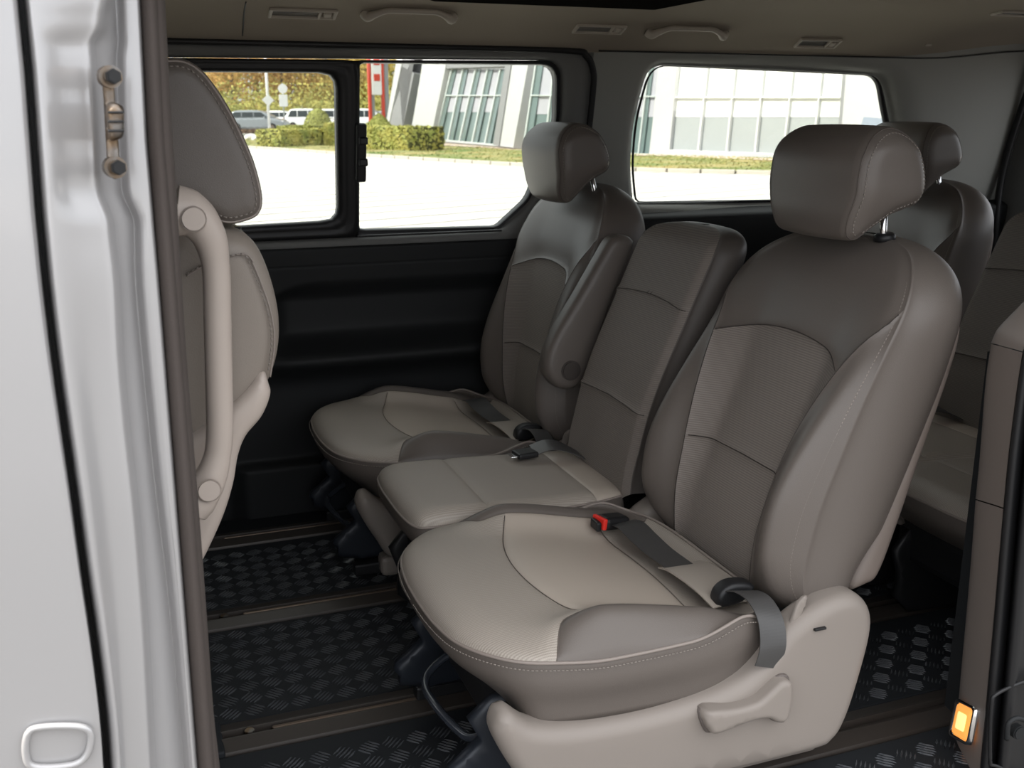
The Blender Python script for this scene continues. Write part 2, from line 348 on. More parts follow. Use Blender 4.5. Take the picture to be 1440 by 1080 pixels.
PIV = (1.03, 1.51, 0.30)      # backrest pivot of the seat prototype
def backrest(parent, yc, w0, Cf, Bf, Sf, Kf, zb, zt, arc, lum, qs, stit=True, b0w=0.74, fab=(rib_fabric, rib_fabric), pw=2.6, sidemat=None, topfab=None, kmin=0.62):
    SD = 0.16; A1 = w0+SD; A2 = A1+w0; off = (PIV[0], yc, PIV[2]); br = 0.80
    def pos(a, b):
        s = np.sign(a); A = np.abs(a); q = np.clip(A/w0, 0, 1); sd = np.clip((A-w0)/SD, 0, 1); bk = np.clip((A-A1)/w0, 0, 1)
        bb = np.clip(b, zb, zt); u = np.clip((bb-b0w)/(zt-b0w), 0, 1); wf = (1-u**pw)**(1/pw); w = w0*(0.06+0.94*wf)
        C, Bc, S, K = Cf(bb), Bf(bb), Sf(bb), Kf(bb)
        xf = C+(Bc-C)*ss(0.40, 0.87, q)+(S-Bc)*np.clip((q-0.87)/0.13, 0, 1)**2
        yy = s*w*q; x = xf
        x = np.where(A > w0, S+(K-S)*sd, x)
        yy = np.where(A > w0, s*(w+0.010*wf*np.sin(np.pi*sd)-0.022*wf*sd**6), yy)
        x = np.where(A > A1, K+0.012*np.sin(np.pi/2*bk), x); yy = np.where(A > A1, s*(w-0.022*wf)*(1-bk), yy)
        ut = np.clip((bb-br)/(zt-br), 0, 1); sh = 1-(1-ut**3)**(1/3.0)
        mid = 0.5*(C+K)+0.01; x = x+(mid-x)*sh*0.85
        kk = 1-(1-kmin)*np.clip(A/w0, 0, 1)**3
        z = np.where(bb < 0.42, 0.42-(0.42-bb)*kk, bb)
        return np.stack([x, yc+yy, z], -1)
    As = np.concatenate([np.linspace(-A2, -A1, 9)[:-1], np.linspace(-A1, -w0, 13)[:-1], np.linspace(-w0, w0, 71), np.linspace(w0, A1, 13)[1:], np.linspace(A1, A2, 9)[1:]])
    tt = np.linspace(0, 1, 26); Bs = np.concatenate([np.linspace(zb, 0.74, 52)[:-1], 0.74+(zt-0.74)*np.sin(tt*np.pi/2)])
    fs = lambda a, b: np.abs(a)-qs(b)*w0
    fa = lambda a, b: b-arc(a/w0); fl = lambda a, b: b-lum(a/w0); fe = lambda a, b: np.abs(a)-w0+0.0005
    zz = np.linspace(zb, 0.79, 40); ztop = 0.79
    seams = []
    for s in (-1, 1):
        seams.append([(s*qs(z)*w0, z) for z in zz if qs(z) < 0.995]); seams.append([(s*w0, zb), (s*w0, zt-0.015)])
    qa = [q for q in np.linspace(-1, 1, 61) if abs(q) <= qs(arc(q))]; seams.append([(q*w0, float(arc(q))) for q in qa])
    ql = [q for q in np.linspace(-1, 1, 61) if abs(q) <= qs(lum(q))]; seams.append([(q*w0, float(lum(q))) for q in ql])
    def label(a, b):
        k = []
        for x, z in zip(a, b):
            if abs(x) > w0-0.0004: k.append('body')
            elif abs(x) > qs(z)*w0 and qs(z) < 0.995: k.append('R' if x < 0 else 'L')
            elif z > arc(x/w0): k.append('top')
            elif z > lum(x/w0): k.append('mid')
            else: k.append('low')
        return k
    spec = {'body': ('backrest', sidemat or leather), 'R': ('bolster', leather), 'L': ('bolster', leather), 'top': ('upper_panel', topfab or leather), 'mid': ('centre_panel', fab[0]), 'low': ('lumbar_panel', fab[1])}
    body, ob = panelled(As, Bs, pos, [fs, fa, fl, fe], seams, label, spec, parent, off)
    # underside cap
    ring = pos(As, np.full(len(As), zb)); c = ring.mean(0); V = list(ring)+[c]
    mk('underside', V, [(i, i+1, len(ring)) for i in range(len(ring)-1)], leather, body, True, off=off)
    if stit:
        for s in (-1, 1):
            z = np.linspace(zb+0.01, zt-0.05, 90)
            stitches('stitching', pos(np.full(90, s*(w0+0.006)), z)+np.array([0, s*0.0012, 0]), thread, body, off=off)
            stitches('stitching', pos(np.full(90, s*(w0-0.006)), z)+np.array([-0.0015, s*0.0005, 0]), seam_cord, body, off=off)
    # welt cord sunk in the seam between bolster and side
    return body, off, pos

def cushion(parent, cx, cy, outline, ztop, zedge, zbot, tuck, spec, cuts, label, seams, name_off=(0.65, 1.51, 0.3), stit=True):
    Pn = catmull(outline, 10); d = np.r_[0, np.cumsum(np.linalg.norm(np.diff(np.vstack([Pn, Pn[:1]]), axis=0), axis=1))]; tot = d[-1]
    PP = np.vstack([Pn, Pn[:1]])
    def out(th):
        s = (th % 1.0)*tot; return np.interp(s, d, PP[:, 0]), np.interp(s, d, PP[:, 1])
    NT = 180; th = np.linspace(0, 1, NT+1)[:-1]; ox, oy = out(th)
    # top: planar grid over bounding box cut by panel lines, then outline ring; built by rings so the rim is exact
    rho = np.concatenate([np.linspace(0.02, 0.80, 26), np.linspace(0.80, 1.0, 18)[1:]])
    V = []; polys = []
    for r in rho:
        for i in range(NT): V.append((cx+(ox[i]-cx)*r, cy+(oy[i]-cy)*r))
    rr = np.repeat(rho, NT)
    for j in range(len(rho)-1):
        for i in range(NT): k = (i+1) % NT; polys.append([j*NT+i, j*NT+k, (j+1)*NT+k, (j+1)*NT+i])
    polys.append(list(range(NT)))
    polys[-1] = polys[-1][::-1]; polys[-1] = polys[-1][::-1]
    for c in cuts:
        for dd in (0.0, 0.004, -0.004): polys = clip_polys(V, polys, lambda a, b: c(a, b)-dd)
    A = np.array([v[0] for v in V]); B = np.array([v[1] for v in V])
    ang = np.arctan2(B-cy, A-cx); oa = np.arctan2(oy-cy, ox-cx); o = np.argsort(oa)
    R = np.interp(ang, np.r_[oa[o]-2*np.pi, oa[o], oa[o]+2*np.pi], np.tile(np.hypot(ox-cx, oy-cy)[o], 3))
    rho_v = np.clip(np.hypot(A-cx, B-cy)/R, 0, 1)
    z = ztop(A, B, rho_v); g = np.zeros(len(A))
    for s in seams: g = np.maximum(g, np.exp(-polydist(A, B, s)/0.006))
    z = z-0.0045*g; P = np.stack([A, B, z], 1)
    keys = label(np.array([np.mean([V[i][0] for i in p]) for p in polys]), np.array([np.mean([V[i][1] for i in p]) for p in polys]))
    # skirt
    zr = ztop(ox, oy, np.ones(NT)); rings = []
    for t in np.linspace(0, 1, 10):
        s = 0.006*math.sin(math.pi*min(1, t*1.6))-tuck(ox, oy)*t**1.8
        q = offset2d(np.stack([ox, oy], 1), 0.0); dirs = q-offset2d(q, 1.0)
        rings.append([(ox[i]+dirs[i, 0]*s[i], oy[i]+dirs[i, 1]*s[i], zr[i]-0.003*(t > 0)+(zbot(ox[i], oy[i])-zr[i])*t) for i in range(NT)])
    off = name_off
    body = loft('seat_cushion', rings, leather, parent, True, False, True, True, off); body.location = off
    for k, (nm, m) in spec.items():
        sel = [p for p, q in zip(polys, keys) if q == k]
        if not sel: continue
        ids = sorted({i for p in sel for i in p}); mp = {v: i for i, v in enumerate(ids)}
        fixn(mk(nm, P[ids], [[mp[i] for i in p] for p in sel], m, body, True, uv=np.stack([A[ids], B[ids]], 1), off=off))
    for s in seams:
        a = np.array([q[0] for q in s]); b = np.array([q[1] for q in s]); an = np.arctan2(b-cy, a-cx)
        R1 = np.interp(an, np.r_[oa[o]-2*np.pi, oa[o], oa[o]+2*np.pi], np.tile(np.hypot(ox-cx, oy-cy)[o], 3)); q_ = np.hypot(a-cx, b-cy)/R1
        zz_ = ztop(a, b, np.clip(q_, 0, 1))-.0038; keep = q_ < 1.0
        if keep.sum() > 3: tube('seam', np.stack([a, b, zz_], 1)[keep], .0010, cush_seam, body, 5, off=name_off)
    tube('piping', [(ox[i], oy[i], zr[i]) for i in range(NT)], 0.0028, seam_cord, body, 8, True, off=off)
    if stit:
        sel = [i for i in range(NT)]
        pts = [rings[1][i] for i in sel]; pts = [(p[0]+0, p[1], zr[i]-0.008) for i, p in zip(sel, pts)]
        nn = offset2d(np.array([(p[0], p[1]) for p in pts]), -0.0045)
        stitches('stitching', [(a, b, p[2]) for (a, b), p in zip(nn, pts)], thread, body, off=off)
    return body
def copy_tree(o, parent=None):
    c = o.copy(); COL.objects.link(c)
    if parent is not None: c.parent = parent
    for ch in list(o.children): copy_tree(ch, c)
    return c

#=====SETTING=====
def S(o, name_kind='structure'): o['kind'] = name_kind; return o
def rpoly(pts, rs, k=7):
    """polygon with rounded corners; rs one radius per corner"""
    out = []; n = len(pts)
    for i in range(n):
        p = np.array(pts[i], float); a = np.array(pts[i-1], float)-p; b = np.array(pts[(i+1) % n], float)-p; r = rs[i] if isinstance(rs, (list, tuple)) else rs
        la, lb = np.linalg.norm(a), np.linalg.norm(b); r = min(r, la*.45, lb*.45)
        A = p+a/la*r; B = p+b/lb*r
        for t in np.linspace(0, 1, k): out.append((1-t)**2*A+2*t*(1-t)*p+t*t*B)
    return np.array(out)
def star(poly, c, N=160):
    """sample a closed outline at N equal angles around c"""
    P = np.vstack([poly, poly[:1]]); out = []
    for i in range(N):
        a = 2*math.pi*i/N; d = np.array([math.cos(a), math.sin(a)]); best = None
        for p, q in zip(P[:-1], P[1:]):
            e = q-p; den = d[0]*e[1]-d[1]*e[0]
            if abs(den) < 1e-12: continue
            w = p-c; t = (w[0]*e[1]-w[1]*e[0])/den; u = (w[0]*d[1]-w[1]*d[0])/den
            if t > 0 and -1e-9 <= u <= 1+1e-9 and (best is None or t > best): best = t
        out.append(c+d*best)
    return np.array(out)
YW = lambda z: 2.78-(z-.78)*.227
def W2(px, py): p = atP(px, py, (0, 2.78, .78), (0, 1, .227)); return (p.x, p.z)
def WP(pt, dy=0.0): return (pt[0], YW(pt[1])+dy, pt[1])

# --- floor with raised tread, between the rails
S(box('floor', (1.0, 1.98, -0.03), (4.0, 1.74, 0.06), rubber))
box_floor = bpy.data.objects['floor']
rails = [1.33, 1.70, 2.17, 2.62]
def tread(x0, x1, y0, y1, z, parent):
    V = []; Fc = []; pitch = 0.044
    ni = int((x1-x0)/pitch); nj = int((y1-y0)/pitch)
    for i in range(ni):
        for j in range(nj):
            cx, cy = x0+(i+.5)*pitch, y0+(j+.5)*pitch; a = math.radians(45 if (i+j) % 2 else -45); d = np.array([math.cos(a), math.sin(a)]); n = np.array([-d[1], d[0]])
            for k in range(-2, 3):
                c = np.array([cx, cy])+n*k*0.0074; L = 0.0185-abs(k)*0.0022; b = len(V)
                V += [(*(c-d*L), z), (*(c+n*.0022), z), (*(c+d*L), z), (*(c-n*.0022), z), (*(c-d*L*.72), z+.0026), (*(c+d*L*.72), z+.0026)]
                Fc += [(b, b+3, b+5, b+4), (b+1, b, b+4), (b+2, b+1, b+5), (b+1, b+4, b+5), (b+3, b+2, b+5)][:4]+[(b, b+3, b+4), (b+3, b+2, b+5)]
    o = mk('tread_bars', V, Fc, tread_m, parent, False); tag(o, kind='stuff'); return o
ys = [1.16]+rails+[2.76]
for k in range(5):
    y0, y1 = ys[k]+(.052 if k else 0), ys[k+1]-(.052 if k < 4 else 0)
    if y1-y0 < .08: continue
    e = box('rubber_mat', (1.0, (y0+y1)/2, 0.004), (3.6, y1-y0, 0.008), rubber, bev=0.003)
    tag(e, ['black ribbed rubber floor mat under the near seat by the door', 'black ribbed rubber mat between the nearest two floor rails', 'black ribbed rubber mat between the middle floor rails', 'black ribbed rubber mat between the far floor rails', 'narrow black rubber mat by the far door panel'][k], 'floor mat', 'rubber floor mats')
    if k < 4: tread(-0.05, 2.2, y0+.006, y1-.004, 0.008, e)
for k, y in enumerate(rails):
    r = empty('seat_rail', (1.0, y, 0.0), ['dark steel seat rail nearest the open door', 'brown-black steel seat rail in front of the near seat', 'dark steel seat rail in the middle of the floor', 'dark steel seat rail beside the far door panel'][k], 'seat rail', 'floor rails')
    x0 = 0.08; x1 = 2.3; L = x1-x0
    prof = [(-.048, 0), (-.045, .011), (-.014, .018), (-.011, .018), (-.009, .006), (.009, .006), (.011, .018), (.014, .018), (.045, .011), (.048, 0)]
    V = [(x, p[0], p[1]) for x in (x0-1, x1-1) for p in prof]; n = len(prof)
    Fc = [(i, i+1, n+i+1, n+i) for i in range(n-1)]+[tuple(range(n)), tuple(range(2*n-1, n-1, -1))]
    mk('rail', V, Fc, rail_m, r, False)
    box('end_cap', (x0-1-.035, 0, .0085), (.075, .100, .019), rubber, r, bev=.004)
    box('slot_guide', (x0-1+.27, .0, .012), (.36, .0075, .010), mat('slot_brass', (.16, .12, .09), .4, metal=.6), r, bev=.003)
    cyl('slot_bolt', (x0-1+.05, .0, .015), .009, .008, (0, 0, 1), steel, r, seg=14, bev=.001)

# --- far side wall: upper trim with the sliding window opening
Oop = rpoly([(-.45, YW(1) and 1.226), W2(792, 84), W2(790, 178), W2(748, 281), W2(703, 323), W2(505, 333), (-.45, .765)], [.02, .05, .06, .03, .02, .01, .02])
c0 = np.array([0.55, 1.0]); N0 = 240
outer = star(np.array([(-.55, .77), (1.243, .77), (1.243, 1.262), (-.55, 1.262)]), c0, N0)
outer = star(rpoly([(-.55, .74), (1.243, .74), (1.243, 1.264), (-.55, 1.264)], [.01, .01, .07, .01]), c0, N0)
inn = star(Oop, c0, N0)
def blend(a, b, t): return a+(b-a)*t
R = [[WP(p, -.000) for p in outer], [WP(p, -.012) for p in blend(outer, inn, .25)], [WP(p, -.012) for p in blend(outer, inn, .62)], [WP(p, -.004) for p in blend(outer, inn, .86)], [WP(p, .012) for p in inn], [WP(p, .05) for p in inn]]
wf = S(loft('wall_far', R, grey_trim, None, True))
# sliding window: black frame round the front pane, fixed rear pane, latch
win = empty('window_1', (0.6, 2.72, .78), 'black framed sliding side window with a latch bar', None, kind='structure')
PL = rpoly([(-.38, 1.195), W2(474, 102), W2(477, 311), (-.38, .80)], [.02, .035, .035, .02])
PR = rpoly([W2(507, 88), W2(786, 91), W2(784, 178), W2(744, 280), W2(702, 319), W2(507, 324)], [.012, .045, .03, .02, .012, .012])
def frame(name, outerp, innerp, d0, d1, m, parent, c, N=160):
    c = np.array(c); a = star(outerp, c, N); b = star(innerp, c, N)
    R = [[WP(p, d1) for p in a], [WP(p, d0) for p in a], [WP(p, d0-.004) for p in blend(a, b, .3)], [WP(p, d0+.004) for p in blend(a, b, .45)], [WP(p, d0-.002) for p in blend(a, b, .6)], [WP(p, d0+.004) for p in blend(a, b, .9)], [WP(p, d0+.010) for p in b], [WP(p, d1) for p in b]]
    o = loft(name, R+[R[0]], m, None, True); adopt(o, parent); return o
bpy.context.view_layer.update()
frame('slider_frame', np.array([(-.44, .772), W2(506, 334), W2(507, 84), (-.44, 1.226)]), PL, .008, .045, black, win, (0.1, 1.0))
frame('rear_gasket', rpoly([W2(500, 84), W2(791, 85), W2(789, 178), W2(747, 283), W2(702, 325), W2(500, 333)], [.004, .05, .04, .02, .01, .004]), PR, .012, .045, black, win, (0.85, 1.02))
for nm, P in (('front_pane', PL), ('rear_pane', PR)):
    V = [WP(p, .036) for p in P]+[WP(p, .040) for p in P]; n = len(P)
    adopt(mk(nm, V, [tuple(range(n)), tuple(range(2*n-1, n-1, -1))], glass, None, False), win)
lt = box('latch_bar', (*WP(W2(507, 215), -.004)[:1], WP(W2(507, 215), -.004)[1], W2(507, 215)[1]), (.028, .02, .155), black, bev=.006, rot=Matrix.Rotation(.22, 4, 'X')); adopt(lt, win)
for q in (198, 228):
    p = WP(W2(509, q), -.016); adopt(box('latch_button', p, (.024, .012, .02), black, bev=.004), win)
# belt strip under the panes
adopt(box('sill_strip', (0.80, 2.772, .777), (.42, .010, .006), black, bev=.002), win)

# --- rear quarter window opening
Q = rpoly([W2(899, 286), W2(894, 235), W2(899, 170), W2(921, 90), W2(1246, 105), W2(1262, 180), W2(1262, 280)], [.02, .05, .06, .055, .05, .05, .02])
cq = np.array([1.85, 1.03]); qi = star(Q, cq, N0); qo = star(np.array([(1.243, .74), (2.9, .74), (2.9, 1.33), (1.243, 1.33)]), cq, N0)
e1 = qi+(qi-cq)/np.linalg.norm(qi-cq, axis=1)[:, None]*.035
dtrim = mat('lit_grey_trim', (.30, .30, .28), .6, spec=.25)  # lighter copy of grey_trim; the brighter light at the rear is in its colour
R = [[WP(p, 0) for p in qo], [WP(p, -.012) for p in blend(qo, e1, .5)], [WP(p, -.012) for p in blend(qo, e1, .85)], [WP(p, -.006) for p in e1], [WP(p, .012) for p in blend(e1, qi, .6)], [WP(p, .045) for p in qi]]
S(loft('wall_far', R, dtrim, None, True))
win2 = empty('window_2', (1.85, 2.76, .83), 'fixed rear quarter window behind the seats', None, kind='structure')
bpy.context.view_layer.update()
V = [WP(p, .040) for p in qi]+[WP(p, .044) for p in qi]; n = len(qi)
adopt(mk('pane', V, [tuple(range(n)), tuple(range(2*n-1, n-1, -1))], glass, None, False), win2)
gi = qi.copy(); gi[:, 0] -= np.clip((qi[:, 0]-2.2)/.1, 0, 1)*.012
R = [[WP(p, .030) for p in qi], [WP(p, .022) for p in blend(qi, gi, .5)+(cq-qi)*.006], [WP(p, .030) for p in gi+(cq-gi)*.012], [WP(p, .042) for p in gi+(cq-gi)*.012]]
adopt(loft('gasket', R, black, None, True), win2)
# door aperture seal (black rubber arch) between the two wall sections
sp_ = [(-.5, 1.266), (.9, 1.266), (1.17, 1.264), (1.215, 1.252), (1.240, 1.215), (1.247, 1.15), (1.247, .9), (1.247, .78)]
pp = [(a, YW(b)-.014, b) for a, b in sp_]+[(1.247, 2.765, .6), (1.247, 2.77, .1)]
tag(tube('door_seal', catmull(pp, 8, False), .009, black, None, 8), 'black rubber seal arching over the far sliding door', 'door seal')
S(box('wall_far', (1.243, YW(1.0)+.035, 1.01), (.10, .02, .62), grey_trim, rot=Matrix.Rotation(.2233, 4, 'X')))
S(box('wall_far', (.6, 2.715, 1.285), (4.5, .10, .02), grey_trim))
S(box('wall_far', (1.243, 2.80, .40), (.12, .02, .80), panel_dk))
# --- lower door panel with pocket and armrest
def door_y(x, z):
    y = 2.78-.012*ss(.60, .76, z)+.05*ss(.745, .775, z)
    edge = ss(.335, .40, x-.10*np.clip((z-.60)/.06, 0, 1)**2)
    y = y+.032*edge*ss(.36, .43, z-.09)*(1-ss(.600, .662, z))          # recessed pocket
    y = y-.055*np.exp(-((z-.445)/.040)**2)*(.3+.7*ss(.2, .42, x))        # armrest roll
    y = y-.035*ss(.20, .26, x)*(1-ss(.145, .165, z-.03*(x-.3)*0))        # bottom pocket
    y = y+.002*np.exp(-((z-.700)/.002)**2)
    return y
xs = np.linspace(-.6, 1.243, 150); zs = np.concatenate([np.linspace(0, .40, 60), np.linspace(.402, .78, 120)])
V = [(x, float(door_y(x, z)), z) for z in zs for x in xs]; n = len(xs)
S(mk('door_2', V, [(j*n+i, j*n+i+1, (j+1)*n+i+1, (j+1)*n+i) for j in range(len(zs)-1) for i in range(n-1)], panel_dk, None, True))
def quarter_y(x, z):
    y = 2.76-.035*ss(.60, .775, z)+.075*ss(.795, .83, z)
    return y
xs = np.linspace(1.25, 2.85, 40); zs = np.linspace(0, .835, 90)
V = [(x, float(quarter_y(x, z)), z) for z in zs for x in xs]; n = len(xs)
S(mk('wall_far', V, [(j*n+i, j*n+i+1, (j+1)*n+i+1, (j+1)*n+i) for j in range(len(zs)-1) for i in range(n-1)], panel_dk, None, True))
# speaker / step hump at the foot of the quarter panel, wheel arch
wa = catmull([(1.35, 0), (1.40, .20), (1.52, .30), (1.75, .33), (2.0, .30), (2.12, .20), (2.18, 0)], 6, False)
rings = [[(p[0], y, p[1]*(1 if k < 2 else .93)) for p in wa] for k, y in enumerate((2.78, 2.62, 2.60))]
S(loft('trim_4', rings, panel_dk, None, False, False, True))
# --- ceiling
cz = spl([1.05, 1.16, 1.35, 1.9, 2.30, 2.47, 2.57, 2.635, 2.668], [1.255, 1.29, 1.355, 1.385, 1.375, 1.348, 1.315, 1.280, 1.262])
xs = np.linspace(-1.4, 2.86, 60); yy = np.linspace(1.06, 2.668, 60); n = len(xs)
def ceil_z(x, y): return float(cz(y))+.05*float(ss(2.2, 2.8, x))*float(ss(2.3, 2.66, y))
V = [(x, y, ceil_z(x, y)) for y in yy for x in xs]
Fc = [(j*n+i, j*n+i+1, (j+1)*n+i+1, (j+1)*n+i) for j in range(len(yy)-1) for i in range(n-1)]
S(mk('ceiling', V, Fc, headliner, None, True))
S(mk('ceiling', [(x, y, ceil_z(x, y)+.03+.25*max(0, (y-1.06)*(2.75-y))*.1) for y in np.linspace(.98, 2.80, 20) for x in (-1.45, 2.95)], [(2*j, 2*j+1, 2*j+3, 2*j+2) for j in range(19)], silver, None, True))
def hitc(px, py):
    r = ray(px, py); t = 1.0
    for k in range(4000):
        p = O+r*t
        if p.y > 2.66 or p.z >= ceil_z(p.x, p.y): return p
        t += .001
def cn(p): e = 1e-3; return Vector((0, (ceil_z(p.x, p.y+e)-ceil_z(p.x, p.y-e))/(2*e), -1)).normalized()   # points into the cabin
def cframe(p):
    n = cn(p); u = Vector((1, 0, 0)); v = n.cross(u).normalized(); return u, v, n
def vent(px, py, w, h, label, latch=True):
    p = hitc(px, py); u, v, n = cframe(p); e = empty('ceiling_vent', p, label, 'ceiling vent', 'ceiling air vents')
    M = Matrix((u, v, n)).transposed().to_4x4()
    def b(nm, c, s, m, bev): return box(nm, M @ Vector(c), s, m, e, bev=bev, rot=M)
    b('bezel', (0, 0, .002), (w, .006, .008), vent_m, .002); pass
    for o in list(e.children): bpy.data.objects.remove(o)
    for sy in (-1, 1): b('bezel', (0, sy*h/2, .002), (w, .007, .009), vent_m, .003)
    for sx_ in (-1, 1): b('bezel', (sx_*w/2, 0, .002), (.009, h+.007, .009), vent_m, .003)
    b('divider', (w*.26, 0, .002), (.007, h, .008), vent_m, .002)
    b('backing', (0, 0, -.004), (w, h, .003), black, 0)
    for k in range(5): b('louvre', (-w*.12, -h*.36+k*h*.18, .0), (w*.70, h*.10, .002), grey_trim, 0)
    b('thumb_wheel', (w*.38, 0, .003), (w*.12, h*.5, .008), vent_m, .003)
vent(426, 18, .150, .038, 'slim ceiling vent leftmost above the front window pane')
vent(843, 40, .135, .036, 'dim ceiling vent above the gap between both windows')
vent(1150, 60, .135, .036, 'ceiling vent with pale rim above the rear quarter window')
vent(1432, 18, .150, .040, 'ceiling vent at the right edge above the tailgate')
def grip(px0, py0, px1, py1, label):
    a = hitc(px0, py0); b = hitc(px1, py1); p = (a+b)/2; u, v, n = cframe(p); e = empty('assist_grip', p, label, 'grab handle', 'ceiling grab handles')
    L = (b-a).length/2; d = (b-a).normalized()
    if v.z < 0: v = -v
    w2 = v*.9+n*.25
    pts = [d*-L*1.0+n*.002-v*.006, d*-L*.93+n*.012-v*.002, d*-L*.80+w2*.012+n*.008, d*-L*.55+w2*.026, d*-L*.3+w2*.031, w2*.032, d*L*.3+w2*.031, d*L*.55+w2*.026, d*L*.80+w2*.012+n*.008, d*L*.93+n*.012-v*.002, d*L*1.0+n*.002-v*.006]
    C = catmull([tuple(q) for q in pts], 6, False); rr = np.interp(np.linspace(0, 1, len(C)), [0, .1, .25, .5, .75, .9, 1], [.013, .012, .0075, .007, .0075, .012, .013])
    tube('handle', C, list(rr), vent_m, e, 12)
    P = catmull([tuple(d*math.cos(t)*L*1.08+v*math.sin(t)*.036+n*.001) for t in np.linspace(0, 2*math.pi, 13)[:-1]], 4)
    P2 = [tuple(Vector(q)*.88-n*.012) for q in P]
    loft('recess', [[tuple(q) for q in P], P2], panel_dk, e, True, False, True)  # charcoal colour stands in for the soft shadow behind the handle
grip(512, 16, 638, 20, 'pale ceiling grab handle above the far sliding window')
grip(912, 42, 1020, 45, 'pale ceiling grab handle above the rear quarter window')
# seams of the headliner
def cline(pix, nm='trim_5'):
    pts = []
    for px, py in pix: p = hitc(px, py); pts.append(tuple(p+cn(p)*.0005))
    return S(tube(nm, catmull(pts, 4, False), .0018, black, None, 6))
cline([(346, 2), (343, 20), (341, 50)])
S(tube('trim_6', [(x, YW(1.262)-.016, 1.2655+.03*float(ss(2.35, 2.8, x))) for x in np.linspace(1.25, 2.85, 20)], .0022, black, None, 6))
cn_p = hitc(1305, 63); tag(box('coat_hook', cn_p, (.022, .012, .008), vent_m, bev=.003), 'tiny plastic hook on the ceiling above the rear window', 'hook')
# dark overhead panel
a = hitc(600, 3); b = hitc(945, 3)
cons = empty('overhead_console', ((a.x+b.x)/2-.08, 2.005, 1.36), 'dark panel hanging from the ceiling at the top edge', 'ceiling panel')
matte = mat('matte_dark', (.012, .011, .010), 1.0, spec=0)
box('panel', (0, 0, -.002), (b.x-a.x-.03, .52, .05), matte, cons, bev=.022, seg=4); box('rim', (0, 0, .012), (b.x-a.x+.03, .56, .022), matte, cons, bev=.01)

# --- tailgate with its window, D-pillar, near wall, added dark front wall (close the cabin so that light comes only through its openings)
def ringwall(name, axis, c, outerp, innerp, d0, d1, m):
    c = np.array(c); a = star(np.array(outerp), c, 120); b = star(rpoly(innerp, .05), c, 120)
    f = (lambda p, d: (d, p[0], p[1])) if axis == 'x' else (lambda p, d: (p[0], d, p[1]))
    R = [[f(p, d0) for p in a], [f(p, d0) for p in blend(a, b, .85)], [f(p, d0+(d1-d0)*.5) for p in b], [f(p, d1) for p in b], [f(p, d1) for p in a]]
    return S(loft(name, R, m, None, True))
ringwall('wall_rear', 'x', (1.95, 1.02), [(1.0, -.1), (2.95, -.1), (2.95, 1.42), (1.0, 1.42)], [(1.28, .80), (2.62, .80), (2.56, 1.26), (1.32, 1.26)], 2.84, 2.92, grey_trim)
pts = [(2.80, 2.70, .0), (2.80, 2.72, .6), (2.80, 2.73, .82), (2.80, YW(.95)-.022, .95), (2.80, YW(1.1)-.024, 1.10), (2.80, YW(1.2)-.035, 1.20), (2.80, 2.60, 1.285), (2.80, 2.5, 1.335), (2.80, 2.3, 1.37)]
tag(tube('tailgate_seal', catmull(pts, 8, False), .012, black, None, 10), 'black rubber seal round the tailgate opening at right', 'door seal')
ringwall('wall_near', 'y', (2.25, 1.04), [(1.34, -.1), (2.95, -.1), (2.95, 1.30), (1.34, 1.30)], [(2.0, .90), (2.5, .90), (2.5, 1.18), (2.0, 1.18)], 1.16, 1.08, grey_trim)
S(box('wall_near', (-.85, 1.06, .45), (1.2, .06, 1.7), panel_dk)); S(box('wall_front_added', (-1.4, 1.95, .6), (.06, 2.0, 1.7), panel_dk))
S(box('wall_near', (.65, 1.085, 1.292), (1.5, .09, .05), grey_trim, bev=.01))
S(box('wall_near', (.65, 1.10, -.25), (4.2, .08, .44), panel_dk))
S(box('wall_far', (.7, 2.86, .30), (4.3, .02, .92), silver))
S(box('wall_far', (.7, 2.80, 1.30), (4.3, .03, .06), silver))

# --- B pillar jamb seen at the left edge: sheet metal folded along traced edges
def lerp_line(line, ys_): return np.interp(ys_, [p[1] for p in line], [p[0] for p in line])
PYS = np.array([-80, -40, 0, 20, 40, 60, 80, 100, 150, 200, 240, 270, 290, 310, 340, 400, 500, 600, 700, 800, 900, 1000, 1080, 1180], float)
gap = [(14, -80), (25, 0), (35, 100), (50, 300), (65, 450), (80, 560), (100, 700), (120, 850), (137, 960), (146, 1080), (150, 1180)]
ed1 = [(144, -80), (146, 0), (140, 40), (130, 60), (132, 100), (138, 200), (141, 270), (155, 310), (165, 400), (172, 540), (190, 700), (203, 850), (216, 1080), (222, 1180)]
ed2 = [(165, -80), (166, 0), (168, 60), (166, 80), (168, 150), (172, 240), (174, 270), (190, 310), (193, 400), (205, 540), (222, 700), (240, 850), (260, 1080), (266, 1180)]
sl = [(190, -80), (195, 0), (200, 100), (205, 200), (222, 400), (238, 600), (258, 850), (276, 1080), (284, 1180)]
sr = [(230, -80), (232, 0), (238, 120), (246, 240), (262, 500), (283, 760), (300, 1000), (309, 1080), (316, 1180)]
def L(line, d): return lambda ys_: lerp_line(line, ys_)+d
LF = lambda px: (lambda ys_: np.full(len(ys_), float(px)))
